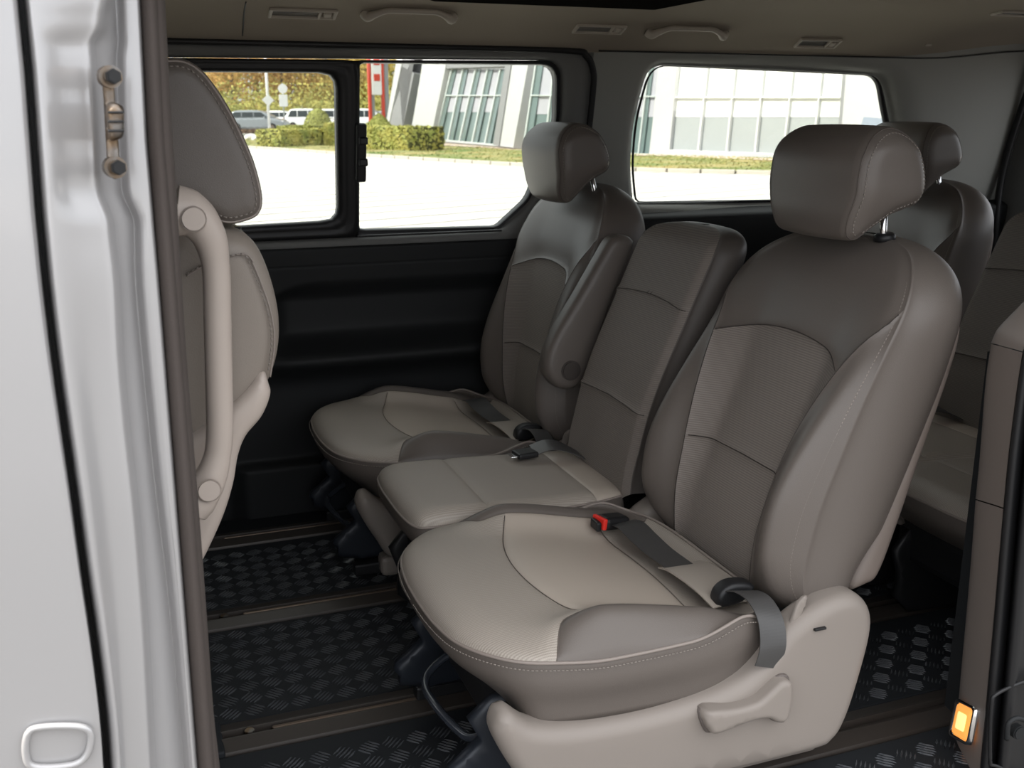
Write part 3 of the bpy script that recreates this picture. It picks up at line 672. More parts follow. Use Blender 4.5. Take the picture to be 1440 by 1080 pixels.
def sheet(name, lines, m, parent=None, sub=4, lab=None):
    """lines: (px function, depth, sharpness) -> vertical folded sheet"""
    rows = []
    for py in PYS:
        pts = []
        for fn, dep in lines:
            p = atY(float(fn(np.array([py]))[0]), py, dep); tumble = .035*max(0, p.z-.75)**1.0
            p = atY(float(fn(np.array([py]))[0]), py, dep+tumble); pts.append(tuple(p))
        rows.append(catmull(pts, sub, False))
    R = [list(map(tuple, r)) for r in rows]
    R = [list(map(tuple, r)) for r in catmull(np.array(R).reshape(len(R), -1), 3, False).reshape(-1, len(R[0]), 3)]
    n = len(R[0]); V = [p for r in R for p in r]
    return mk(name, V, [(j*n+i, j*n+i+1, (j+1)*n+i+1, (j+1)*n+i) for j in range(len(R)-1) for i in range(n-1)], m, parent, True)
S(sheet('door_1', [(LF(-260), .93), (LF(-120), .93), (LF(-20), .932), (L(gap, -14), .936), (L(gap, -5), .940), (L(gap, -1), .95), (L(gap, 0), .975), (L(gap, 2), 1.0)], silver))
S(sheet('wall_near', [(L(gap, 2), 1.0), (L(gap, 8), 1.0)], black, sub=2))
S(sheet('wall_near', [(L(gap, 8), 1.0), (L(gap, 10), .965), (L(gap, 14), .948), (L(gap, 24), .945), (L(ed1, -42), .962), (L(ed1, -16), .972), (L(ed1, -5), .975), (L(ed1, 0), .985), (L(ed1, 4), .996),
    (L(ed1, 8), 1.010), (L(ed2, -5), 1.034), (L(ed2, -1), 1.036), (L(ed2, 3), 1.030), (L(ed2, 8), 1.022), (L(ed2, 14), 1.020), (L(sl, -6), 1.020), (L(sl, 0), 1.024), (L(sl, 4), 1.045), (L(sl, 5), 1.09)], silver, sub=4))
S(sheet('wall_near', [(L(sl, 5), 1.09), (L(sr, -6), 1.15), (L(sr, -60), 1.17), (L(sr, -260), 1.17)], panel_dk, sub=2))
ds = sheet('door_seal', [(L(sl, 0), 1.050), (L(sl, 1), 1.036), (L(sl, 7), 1.024), (L(sl, 16), 1.020), (L(sl, 23), 1.024), (L(sl, 26), 1.034), (L(sr, -9), 1.036), (L(sr, -4), 1.040), (L(sr, 0), 1.052), (L(sr, 0), 1.075)], seal_rubber, sub=4)
tag(ds, 'dark brown rubber seal running down the silver door pillar', 'door seal')
# stamped relief low on the outer panel
sd = [atY(x, y, .930) for x, y in [(40, 1030), (62, 1022), (112, 1022), (128, 1034), (122, 1062), (100, 1076), (48, 1078), (36, 1060)]]
tag(tube('door_stamping', catmull([tuple(p) for p in sd], 6), .0034, silver, None, 10, True), 'raised rounded stamping low on the silver door edge', 'body stamping')
# striker
st = empty('door_striker', atY(155, 175, .99), 'worn steel door striker with two bolts on the silver pillar', 'door striker'); bpy.context.view_layer.update()
pl_ = [(p.x, p.z) for p in [atY(x, y, .992) for x, y in [(148, 95), (156, 96), (160, 110), (162, 140), (165, 180), (168, 220), (170, 238), (164, 250), (156, 247), (151, 230), (148, 180), (145, 130), (143, 105)]]]
adopt(pad('striker_plate', pl_, .972, .990, .003, steel, None, 3), st)
for (x, y) in ((154, 108), (161, 235)):
    p = atY(x, y, .972); adopt(cyl('bolt', p, .0095, .016, (0.25, -1, 0), steel, None, 18, .003), st); adopt(cyl('bolt_head', p+Vector((.003, -.010, 0)), .0065, .008, (0.25, -1, 0), black, None, 6, .001), st)
lp = [(p.x, p.z) for p in [atY(x, y, .97) for x, y in [(151, 146), (172, 150), (174, 172), (172, 192), (156, 197), (152, 185)]]]
adopt(pad('striker_loop', lp, .945, .975, .007, steel, None, 4), st)
for k in range(3):
    p = atY(163, 158+k*13, .944); adopt(box('loop_ridge', p, (.013, .004, .0022), black, bev=.001), st)

# --- rear edge of the doorway: beige C-pillar trim with lamp, seal and jamb
PC = [(1540, 330), (1470, 390), (1440, 424), (1418, 446), (1402, 464), (1394, 482), (1388, 520), (1384, 560), (1378, 640), (1372, 700), (1366, 780), (1360, 850), (1350, 960), (1340, 1080), (1332, 1180)]
QC = [(1600, 330), (1530, 410), (1490, 450), (1455, 472), (1443, 484), (1438, 494), (1433, 525), (1428, 560), (1418, 640), (1411, 712), (1404, 790), (1399, 850), (1389, 960), (1378, 1080), (1370, 1180)]
def ctrim(name, i0, i1, gap0=0, gap1=0, m=trim_bg):
    rows = []
    A = catmull(PC[i0:i1+1], 5, False); B = catmull(QC[i0:i1+1], 5, False)
    for k, (a, b) in enumerate(zip(A, B)):
        fa = [(a[0]+12, a[1], 1.36), (a[0]+3, a[1], 1.30), (a[0], a[1], 1.262), (a[0]+1.5, a[1]+.5, 1.235), (a[0]+(b[0]-a[0])*.3, a[1]+(b[1]-a[1])*.3, 1.20), (a[0]+(b[0]-a[0])*.7, a[1]+(b[1]-a[1])*.7, 1.155), (b[0]-1, b[1], 1.125), (b[0], b[1], 1.12), (b[0]+2, b[1], 1.15)]
        rows.append(catmull([tuple(atY(x, y, d)) for x, y, d in fa], 3, False))
    n = len(rows[0]); V = [tuple(p) for r in rows for p in r]
    return mk(name, V, [(j*n+i, j*n+i+1, (j+1)*n+i+1, (j+1)*n+i) for j in range(len(rows)-1) for i in range(n-1)], m, None, True)
S(ctrim('trim_1', 0, 5)); 
PC2 = PC; PC = [(x, y+1.6) for x, y in PC2]; QC = [(x, y+1.6) for x, y in QC]
S(ctrim('trim_2', 5, 9)); PC = [(x, y+1.8) for x, y in PC]; QC = [(x, y+1.8) for x, y in QC]
S(ctrim('trim_3', 9, 14))
S(box('wall_near', (1.40, 1.16, .5), (.06, .10, 1.55), panel_dk)); S(box('wall_near', (1.40, 1.25, .33), (.06, .14, .75), panel_dk))
QL = [(p[0], p[1]) for p in QC]; QY = [p[1] for p in QC]
def qrow(dx, dep): return [tuple(atY(np.interp(y, QY, [p[0] for p in QL])+dx, y, dep)) for y in np.linspace(335, 1180, 40)]
cols = [qrow(0, 1.125), qrow(1, 1.105), qrow(7, 1.092), qrow(14, 1.092), qrow(20, 1.10), qrow(22, 1.125)]
tag(loft('door_seal', cols, seal_rubber if False else black, None, False), 'black rubber seal down the right edge of the doorway', 'door seal')
cols = [qrow(18, 1.13), qrow(24, 1.10), qrow(28, 1.075), qrow(36, 1.07), qrow(42, 1.08), qrow(60, 1.08), qrow(140, 1.07), qrow(400, 1.06)]
S(loft('wall_near', cols, black, None, False))
fl = [(p.x, p.z) for p in [atY(x, y, 1.06) for x, y in [(1402, 1072), (1404, 1000), (1412, 982), (1450, 965), (1470, 965), (1470, 1090), (1410, 1084)]]]
latch = empty('door_catch', atY(1430, 1030, 1.06), 'small dark metal catch on the black jamb, bottom right corner', 'door catch'); bpy.context.view_layer.update()
adopt(tube('catch_plate', catmull([(a, 1.074, b) for a, b in fl], 5), .003, black, None, 8, True), latch)
adopt(cyl('catch_bolt', atY(1430, 1028, 1.062), .012, .014, (0, -1, 0), panel_dk, None, 18), latch)
adopt(tube('catch_loop', catmull([tuple(atY(x, y, 1.055)) for x, y in [(1416, 1040), (1418, 1018), (1430, 1010), (1444, 1014)]], 5, False), .004, panel_dk, None, 8), latch)
# courtesy lamp let into the trim
lamp = empty('courtesy_lamp', atY(1356, 1015, 1.19), 'glowing amber courtesy lamp low on the beige pillar trim', 'lamp'); bpy.context.view_layer.update()
cor = [atY(1348, 985, 1.222), atY(1373, 998, 1.152), atY(1363, 1046, 1.152), atY(1338, 1032, 1.222)]
cc = sum(cor, Vector())/4; nn_ = (cor[1]-cor[0]).cross(cor[3]-cor[0]).normalized()
if nn_.dot(O-cc) < 0: nn_ = -nn_
def quadring(s, h): return [tuple(cc+(q-cc)*s+nn_*h) for q in cor]
def rr4(s, h):
    q = [Vector(v) for v in quadring(s, h)]; out = []
    for i in range(4):
        a, p, b = q[i-1], q[i], q[(i+1) % 4]
        for t in (0, .5, 1): A = p+(a-p)*.13; B = p+(b-p)*.13; out.append(tuple((1-t)**2*A+2*t*(1-t)*p+t*t*B))
    return out
adopt(loft('lamp_rim', [rr4(1.12, -.004), rr4(1.12, .004), rr4(1.04, .006), rr4(.94, .004), rr4(.90, -.001)], chrome, None, True), lamp)
adopt(loft('bulb_window', [rr4(.50, .0050), rr4(.40, .0060), rr4(.05, .0062)], mat('lamp_glow', (1.0, .75, .4), .3, emit=((1.0, .62, .22), 1.3)), None, True, False, True), lamp)
adopt(loft('lens', [rr4(.93, -.002), rr4(.86, .0035), rr4(.5, .0045), rr4(.05, .0045)], amber, None, True, False, True), lamp)
#=====SEATS=====
def base_seat(e, base):
    e.location = base
    for ch in e.children: ch.location = Vector(ch.location)-Vector(base)
seat = empty('passenger_seat', (0, 0, 0))
# side-view curves of the near seat: centre face, bolster crest, stitch line, back
Cf = spl([.25, .31, .39, .50, .60, .70, .78, .83, .87, .90], [.965, .968, .980, 1.020, 1.060, 1.098, 1.130, 1.158, 1.19, 1.225])
Bf = spl([.25, .30, .374, .44, .494, .56, .633, .70, .741, .80, .857, .90], [.985, .950, .926, .926, .938, .970, 1.018, 1.065, 1.094, 1.134, 1.178, 1.22])
Sf = spl([.25, .32, .384, .46, .573, .685, .785, .84, .90], [.995, .985, .985, .998, 1.038, 1.085, 1.137, 1.175, 1.225])
Kf = spl([.25, .324, .433, .56, .684, .76, .82, .86, .90], [1.09, 1.112, 1.162, 1.212, 1.256, 1.275, 1.284, 1.286, 1.284])
arc = lambda q: 0.724-0.032*np.clip(np.abs(q)/.77, 0, 2)**2
lum = lambda q: 0.500-0.004*np.abs(q)
qs = spl([.20, .30, .40, .50, .60, .68, .72, .75, .775, .80], [.52, .55, .58, .62, .69, .77, .82, .88, .95, 1.0])
back, boff, bpos = backrest(seat, 1.51, .24, Cf, Bf, Sf, Kf, .262, .892, arc, lum, qs)
# plastic shell behind the leather
so = [(1.13, .315), (1.20, .44), (1.245, .58), (1.285, .70), (1.298, .76), (1.280, .80), (1.24, .78), (1.21, .62), (1.16, .46), (1.09, .33)]
so = [(1.095, .318), (1.133, .318), (1.160, .335), (1.190, .42), (1.225, .54), (1.262, .66), (1.280, .74), (1.272, .77), (1.240, .73), (1.215, .63), (1.17, .50), (1.125, .39)]
pad('back_shell', so, 1.285, 1.735, .02, mat('shell_plastic', (.19, .155, .135), .5), back, 5, off=boff)
# headrest
head_cord = mat('headrest_cord', (.085, .070, .060), .6)
hp = [(1.108, .905), (1.122, .935), (1.127, .965), (1.127, 1.0), (1.133, 1.035), (1.150, 1.062), (1.180, 1.080), (1.212, 1.072), (1.240, 1.046), (1.257, 1.010), (1.262, .975), (1.256, .952), (1.235, .943), (1.205, .945), (1.178, .935), (1.150, .912), (1.128, .897)]
hp = [(1.150, .893), (1.128, .902), (1.120, .932), (1.121, .968), (1.122, 1.0), (1.128, 1.035), (1.147, 1.063), (1.180, 1.080), (1.213, 1.074), (1.241, 1.048), (1.257, 1.012), (1.261, .978), (1.252, .953), (1.230, .943), (1.206, .934), (1.180, .914)]
hb, HR = pad('headrest', hp, 1.372, 1.648, .030, leather, seat, 6, off=boff, bulge=.002, split='side_panel', steps=7)
hb.location = boff
for sgn in (-1, 1):
    tube('seam_cord', HR(.0035, sgn), .0013, head_cord, hb, 6, True, off=boff)
    r2 = [(p[0], p[1]+sgn*.0006, p[2]) for p in HR(.0105, sgn)]; stitches('stitching', r2, thread, hb, off=boff)
def taper(o):
    for v in o.data.vertices:
        z = v.co.z+boff[2]; k = 1-.20*float(ss(.985, .888, z))-.10*float(ss(1.04, 1.085, z)); v.co.y *= k
        v.co.x -= .008*(1-min(1, abs(v.co.y)/.138)**2)*float(ss(1.25, 1.14, v.co.x+boff[0]))
        
for o in [hb]+list(hb.children): taper(o)
for y in (1.445, 1.575):
    tube('post', [(1.236, y, .86), (1.232, y, .90), (1.228, y, .955)], .0060, chrome, hb, 14, off=boff)
    tube('post_collar', [(1.236, y, .886), (1.2355, y, .896), (1.235, y, .900)], [.019, .018, .013], black, hb, 16, off=boff)
# cushion
OUT = [(.397, 1.51), (.400, 1.43), (.410, 1.365), (.426, 1.325), (.449, 1.292), (.480, 1.262), (.52, 1.243), (.60, 1.235), (.72, 1.235), (.84, 1.245), (.915, 1.27), (.945, 1.35), (.95, 1.51), (.945, 1.67), (.915, 1.75), (.84, 1.775), (.72, 1.785), (.60, 1.785), (.52, 1.777), (.480, 1.758), (.449, 1.728), (.426, 1.695), (.410, 1.655), (.400, 1.59)]
def ztop(x, y, rho):
    v = np.abs(y-1.51)/.275
    base = .345-.012*ss(.40, .62, x)-.045*ss(.60, .92, x)
    bol = .040*ss(.50, .64, x)*(1-.75*ss(.80, .94, x))*np.exp(-((v-.83)/.17)**2)
    crown = .010*(1-v*v)*(1-ss(.6, .8, x))
    edge = .322-.010*ss(.5, .62, x)-.022*ss(.85, .93, x)+.022*ss(.76, .88, x)
    t = np.clip((rho-.78)/.22, 0, 1); k = 1-np.sqrt(np.clip(1-t*t, 0, 1))
    return (base+bol+crown)*(1-k)+edge*k
zbot = lambda x, y: .215-.012*float(ss(.5, .9, x))
tuckf = lambda x, y: .075*ss(.52, .40, x)+.010
W_ = .076
def sbol(x): return .275-W_-.115*(1-ss(.50, .60, x))*0
bolF = lambda a, b: np.abs(b-1.51)-(.205+.08*(1-ss(.520, .590, a))**1.5)
cross = lambda a, b: a-(.578+.050*((b-1.51)/.2)**2)
rear = lambda a, b: a-(.838-.02*((b-1.51)/.2)**2)
def lab(a, b):
    k = []
    for x, y in zip(a, b):
        if bolF(x, y) > 0 and x > .45: k.append('R' if y < 1.51 else 'L')
        elif cross(x, y) < 0: k.append('front')
        elif rear(x, y) < 0: k.append('mid')
        else: k.append('rear')
    return k
sm = []
for s in (-1, 1):
    sm.append([(x, 1.51+s*(.205+.08*(1-float(ss(.520, .590, x)))**1.5)) for x in np.linspace(.515, .94, 60)])
sm.append([(.578+.050*(t/.2)**2, 1.51+t) for t in np.linspace(-.2, .2, 30)])
sm.append([(.838-.02*(t/.2)**2, 1.51+t) for t in np.linspace(-.195, .195, 20)])
cushion(seat, .68, 1.51, OUT, ztop, None, zbot, tuckf, {'front': ('front_panel', dot_fabric), 'mid': ('centre_panel', plain_seat), 'rear': ('rear_panel', dot_fabric), 'R': ('bolster', leather), 'L': ('bolster', leather)}, [bolF, cross, rear], lab, sm)
# side shield, lever, foot, slide bar
sh = [(.455, .262), (.435, .235), (.450, .19), (.480, .135), (.505, .095), (.56, .076), (.75, .070), (.99, .066), (1.040, .078), (1.066, .118), (1.088, .20), (1.100, .275), (1.090, .318), (1.060, .344), (1.020, .345), (.975, .330), (.935, .306), (.905, .275), (.875, .243), (.84, .226), (.78, .214), (.68, .208), (.58, .212), (.50, .228)]
pad('side_shield', sh, 1.220, 1.285, .024, beige, seat, 5, steps=7)
pad('side_shield', sh, 1.735, 1.800, .024, beige, seat, 5, steps=7)
rim = [(.415, .30), (.430, .262), (.47, .235), (.53, .212), (.6, .20), (.6, .17), (.50, .18), (.45, .20), (.42, .25)]
lv = [(.772, .207), (.778, .176), (.795, .166), (.850, .174), (.885, .172), (.905, .160), (.922, .160), (.929, .190), (.926, .226), (.908, .233), (.890, .222), (.865, .206), (.825, .203)]
pad('lever_shade', [( (x-.85)*1.045+.852, (z-.19)*1.14+.186) for x, z in lv], 1.214, 1.24, .004, mat('shadow_plastic', (.12, .10, .09), .6), seat, 4)  # raised dark pad; its colour stands in for the shadow under the lever
pad('recline_lever', lv, 1.196, 1.235, .009, beige, seat, 4)
box('seat_foot', (.78, 1.31, .042), (.56, .05, .052), beige, seat, bev=.012)
for y in (1.33, 1.70):
    box('slide_rail', (.75, y, .03), (.62, .030, .03), black, seat, bev=.005)
box('seat_pan', (.70, 1.51, .17), (.44, .42, .09), black, seat, bev=.02)
for y in (1.345, 1.68):
    pad('leg_bracket', [(.47, .22), (.45, .15), (.40, .11), (.405, .085), (.46, .05), (.9, .05), (.98, .10), (.98, .22)], y-.012, y+.012, .005, mat('bracket_steel', (.020, .024, .032), .4, metal=.2), seat, 2)
hoop = [(.60, 1.62, .16), (.50, 1.615, .15), (.445, 1.60, .13), (.425, 1.565, .12), (.425, 1.50, .12), (.44, 1.43, .115), (.455, 1.39, .12), (.50, 1.375, .14), (.60, 1.37, .16)]
tube('slide_bar', catmull(hoop, 5, False), .0075, mat('bar_paint', (.03, .035, .045), .25, spec=.7), seat, 10)
# recliner cover slot and link at the foot of the backrest
pad('recliner_link', [(.955, .345), (.972, .35), (.955, .30), (.938, .265), (.925, .27), (.94, .305)], 1.236, 1.244, .002, beige, seat, 3)
box('recliner_slot', (.985, 1.218, .302), (.022, .006, .004), black, seat, bev=.001)
# lap belt: webbing from the inner side, latch tongue, folded tail over the shield, buckle with red button
b1 = ribbon('lap_belt', [(.858, 1.672, .328), (.856, 1.63, .338), (.858, 1.58, .332), (.866, 1.53, .322), (.875, 1.48, .317), (.880, 1.43, .314), (.884, 1.38, .314)], [(1, 0, .05), (1, .0, .1), (1, .1, .1), (.95, .2, .05), (.97, .15, 0), (1, .05, 0), (1, 0, 0)], .054, strap, seat, n=8)
ribbon('seat_flap', [(.885, 1.492, .312), (.887, 1.46, .319), (.890, 1.41, .3205), (.892, 1.36, .319), (.895, 1.325, .312)], [(1, .12, -.05), (1, .1, -.05), (1, .05, -.05), (1, 0, -.05), (1, 0, -.05)], .092, dot_fabric, seat, th=.002, n=8)
b2 = ribbon('lap_belt', [(.893, 1.330, .330), (.897, 1.300, .345), (.902, 1.268, .344), (.905, 1.240, .322), (.902, 1.224, .285), (.892, 1.222, .250)], [(1, -.1, -.1), (1, -.1, -.12), (1, 0, -.15), (1, 0, -.15), (1, 0, .05), (.95, 0, .3)], .048, strap, seat, n=8)
tg = pad('belt_guide', [(.862, .312), (.862, .336), (.884, .350), (.920, .346), (.930, .330), (.90, .312)], 1.318, 1.350, .008, black, seat, 4)
RB = Matrix.Rotation(.25, 4, 'Z') @ Matrix.Rotation(.15, 4, 'Y')
bk_ = box('buckle', (.842, 1.683, .328), (.062, .040, .026), black, seat, bev=.008, rot=RB)
rb = box('release_button', (.811, 1.674, .334), (.010, .037, .023), red, bk_, bev=.003, rot=RB)
box('buckle_tip', (.802, 1.672, .331), (.010, .032, .019), black, bk_, bev=.003)
BASE = Vector((.72, 1.51, 0)); base_seat(seat, BASE)
tag(seat, 'large beige-grey leather passenger seat nearest the open door', 'car seat', 'reclining passenger seats')
def place(src, d, tilt, label):
    c = copy_tree(src); c.location = Vector(src.location)+Vector(d); c['label'] = label
    for ch in list(c.children):
        if ch.name.split('.')[0] == 'buckle':
            for g in list(ch.children): bpy.data.objects.remove(g)
            bpy.data.objects.remove(ch); continue
        if ch.name.split('.')[0] == 'headrest': ch.location = Vector(ch.location)+Vector((0, 0, -.018))
        if ch.name.split('.')[0] in ('backrest', 'headrest'): ch.rotation_euler = (0, math.radians(tilt), 0)
    return c
far = place(seat, (.006, .95, 0), -10.5, 'dark leather passenger seat by the far window with a folded-up armrest')
# armrest of the far seat (its own part)
ao = [(p.x, p.z) for p in [atY(x, y, 2.15) for x, y in [(876, 331), (890, 336), (891, 352), (862, 420), (842, 480), (824, 532), (806, 548), (784, 546), (769, 526), (770, 500), (782, 470), (812, 420), (842, 368), (860, 338)]]]
ar = pad('armrest', ao, 2.148, 2.205, .018, leather, None, 5, crown=.003); ar.parent = far; ar.location = -Vector(far.location)
pv = atY(803, 521, 2.144); cy_ = cyl('pivot_cap', pv, .024, .010, (0, 1, 0), mat('pivot_plastic', (.06, .05, .045), .4), None, 28, .003); cy_.parent = ar
rear_far = place(seat, (1.02, .885, 0), -8, 'rearmost headrest seat half hidden behind the large near headrest')
# middle seat, without headrest, flat fabric back
ms = empty('middle_seat', (0, 0, 0))
C2 = spl([.25, .34, .50, .71, .80, .84, .87], [.925, .930, .962, 1.048, 1.088, 1.108, 1.135])
K2 = spl([.25, .50, .71, .80, .87], [1.04, 1.07, 1.155, 1.195, 1.215])
S2 = lambda b: C2(b)+.012
mb, moff, mpos = backrest(ms, 1.95, .158, C2, lambda b: C2(b)-.002, S2, K2, .28, .868, lambda q: .722-.012*np.abs(q)**2, lambda q: .505-.006*np.abs(q), spl([.2, .9], [.9995, .9995]), stit=False, sidemat=mat('shadow_leather', (.075, .064, .057), .5), b0w=.80, pw=3.2, topfab=rib_fabric)  # side leather darkened: the shade falling on it is put into the colour
MO = [(.462, 1.95), (.464, 1.86), (.475, 1.80), (.505, 1.783), (.62, 1.782), (.78, 1.785), (.90, 1.80), (.935, 1.83), (.94, 1.95), (.935, 2.08), (.90, 2.11), (.78, 2.115), (.62, 2.118), (.505, 2.115), (.475, 2.10), (.464, 2.04)]
def zt2(x, y, rho):
    t = np.clip((rho-.80)/.20, 0, 1); k = 1-np.sqrt(np.clip(1-t*t, 0, 1))
    return (.356-.015*ss(.5, .9, x))*(1-k)+.325*k
c2 = lambda a, b: a-.624; r2 = lambda a, b: a-.862
def lab2(a, b): return ['front' if x < .624 else ('mid' if x < .862 else 'rear') for x in a]
cushion(ms, .69, 1.95, MO, zt2, None, lambda x, y: .23, lambda x, y: .06*ss(.55, .46, x)+.008, {'front': ('front_panel', dot_fabric), 'mid': ('centre_panel', dot_fabric), 'rear': ('rear_panel', plain_seat)}, [c2, r2], lab2, [[(.624, 1.80), (.624, 2.10)], [(.862, 1.79), (.862, 2.11)]], stit=False)
box('seat_pan', (.72, 1.95, .19), (.40, .28, .10), black, ms, bev=.02)
for y in (1.85, 2.05):
    pad('leg_bracket', [(.52, .22), (.50, .12), (.54, .02), (.90, .02), (.95, .12), (.95, .22)], y-.01, y+.01, .004, black, ms, 2)
ribbon('lap_belt', [(.955, 2.02, .33), (.90, 2.03, .362), (.86, 2.045, .372), (.82, 2.05, .362)], [(0, 1, 0), (.1, 1, .1), (.1, 1, .2), (.1, 1, .2)], .048, strap, ms, n=8)
bt = box('belt_tongue', (.800, 2.045, .358), (.05, .045, .014), black, ms, bev=.005, rot=Matrix.Rotation(.1, 4, 'Z'))
box('tongue_plate', (.772, 2.045, .357), (.02, .03, .003), chrome, bt, bev=.001)
base_seat(ms, Vector((.72, 1.95, 0)))
tag(ms, 'narrow middle seat without headrest between two leather seats', 'car seat', 'narrow middle seats')
m3 = copy_tree(ms); m3.location = Vector(ms.location)+Vector((1.03, -.06, 0)); m3['label'] = 'rear row fabric seat at the right edge, without headrest'
m4 = copy_tree(ms); m4.location = Vector(ms.location)+Vector((1.03, -.40, 0)); m4['label'] = 'rear row seat cushion just behind the beige door pillar'

# front seat seen from the side at the left edge
fs_ = empty('front_seat', (0, 0, 0))
pk = lambda L_, y: [(p.x, p.z) for p in [atY(a, b, y) for a, b in L_]]
hh = pk([(230, 82), (262, 84), (290, 104), (322, 150), (347, 200), (362, 240), (370, 280), (364, 302), (345, 312), (318, 316), (290, 306), (255, 290), (200, 280), (150, 230), (150, 140), (190, 90)], 1.35)
fh, HF = pad('headrest', hh, 1.335, 1.60, .022, leather, fs_, 6, split='side_panel', steps=6)
tube('seam_cord', HF(.004, -1), .0016, seam_cord, fh, 6, True)
stitches('stitching', [(q[0], q[1]-.0006, q[2]) for q in HF(.010, -1)], thread, fh)
fb = pk([(230, 325), (290, 322), (335, 326), (362, 346), (383, 395), (394, 450), (391, 500), (374, 545), (345, 575), (318, 600), (280, 640), (200, 640), (150, 560), (150, 400)], 1.34)
fbo = pad('backrest', fb, 1.325, 1.72, .03, front_lea, fs_, 6)
sl1 = [tuple(atY(x, y, 1.322)) for x, y in [(262, 388), (290, 372), (318, 362), (345, 357), (356, 368)]]
sl2 = [tuple(atY(x, y, 1.325)) for x, y in [(352, 362), (368, 400), (381, 440), (386, 480), (380, 530)]]
for s_ in (sl1, sl2):
    c_ = catmull(s_, 8, False); tube('seam_cord', c_, .0012, seam_cord, fbo, 6); stitches('stitching', [(q[0]-.004, q[1]-.002, q[2]) for q in c_], thread, fbo)
tube('headrest_collar', [atY(318, 330, 1.42), atY(318, 318, 1.42)], .02, black, fs_, 16)
she = pk([(378, 540), (380, 556), (368, 585), (346, 612), (335, 640), (328, 680), (314, 725), (290, 778), (262, 830), (240, 900), (150, 900), (150, 640), (240, 620), (300, 585), (340, 552), (368, 520)], 1.33)
pad('back_shell', she, 1.315, 1.74, .018, light_beige, fs_, 5)
# grab handle with its two mounting caps
hpts = [(246, 296), (262, 300), (280, 312), (296, 338), (304, 380), (306, 450), (308, 540), (309, 610), (304, 648), (294, 676), (280, 696), (266, 712)]
C_ = catmull([tuple(atY(x, y, 1.262)) for x, y in hpts], 6, False)
rr_ = np.interp(np.linspace(0, 1, len(C_)), [0, .1, .22, .35, .7, .84, .93, 1], [.030, .029, .022, .0165, .0165, .022, .027, .027])
gh = tube('grab_handle', C_, list(rr_), light_beige, fs_, 20, flat=.92)
for x, y in ((272, 308), (294, 690)):
    p = atY(x, y, 1.235); cyl('screw_cap', p, .0150, .004, (.1, -1, 0), light_beige, gh, 28, .002)
box('seat_plinth', (-.22, 1.53, .20), (.34, .40, .40), panel_dk, fs_, bev=.02); box('seat_cushion', (-.28, 1.53, .45), (.50, .46, .14), front_lea, fs_, bev=.05, seg=4)
base_seat(fs_, Vector((0, 1.5, 0)))
f2 = copy_tree(fs_); f2.location = (-.10, 2.42, 0); tag(f2, 'unseen far front seat, added behind the pale front seat and headrest', 'car seat')  # unseen copy, added to block light from the front
tag(fs_, 'pale beige front seat with grab handle behind the silver door pillar', 'car seat')
#=====OUTSIDE=====
GZ = -.55
pav = mat('pale_paving', (.66, .64, .61), .8, var=(3, (.52, .50, .47), .3))
grass_m = mat('grass', (.13, .19, .045), .95, var=(.45, (.42, .33, .14), .18))
white_m = mat('white_cladding', (.50, .50, .51), .5); grey_clad = mat('grey_cladding', (.25, .25, .26), .5)
blind_m = mat('white_blind', (.40, .40, .45), .8); glaz = mat('green_glazing', (.15, .20, .20), .15, spec=.6); inter_m = mat('dim_interior', (.24, .26, .26), .5)
mull = mat('pale_mullion', (.50, .54, .54), .4); hedge_m = mat('hedge_leaf', (.50, .44, .12), .8, var=(2, (.30, .34, .09), .2)); bush_m = mat('bush_leaf', (.33, .34, .09), .8)
bark = mat('bark', (.12, .09, .06), .9); redp = mat('red_sign', (.60, .06, .03), .4); whitep = mat('white_sign', (.8, .8, .8), .5); greyp = mat('grey_post', (.3, .32, .33), .4, metal=.3)
S(box('ground', (30, 60, GZ-.1), (400, 420, .2), pav))
S(box('ground', (0, -15.0, GZ+.01), (120, 38, .02), mat('added_dark_ground', (.10, .095, .09), .9)))  # unseen dark surface, added to cut light bounced in through the doorway
# paving rows: joints as real recessed strips close behind the van
def gp(px, py, z=GZ): p = atZ(px, py, z); return Vector((p.x, p.y, z))
g0 = gp(1090, 246); g1 = gp(360, 209); d = (g1-g0).normalized(); nrm = Vector((d.y, -d.x, 0)) if Vector((d.y, -d.x, 0)).x > 0 else Vector((-d.y, d.x, 0))
V = []; Fc = []
for k in range(24):   # joints run towards the lawn
    p = g0+d*(-14+k*1.0); a = p-nrm*20; b = p-nrm*.3; w = d*.045; i = len(V)
    V += [a-w, a+w, b+w, b-w]; Fc.append((i, i+1, i+2, i+3))
V = [(v.x, v.y, GZ+.004) for v in V]; tag(mk('paving_joints', V, Fc, mat('joint', (.34, .32, .30), .9), None, False), kind='stuff', label='thin grey joints between the pale paving slabs', cat='paving')
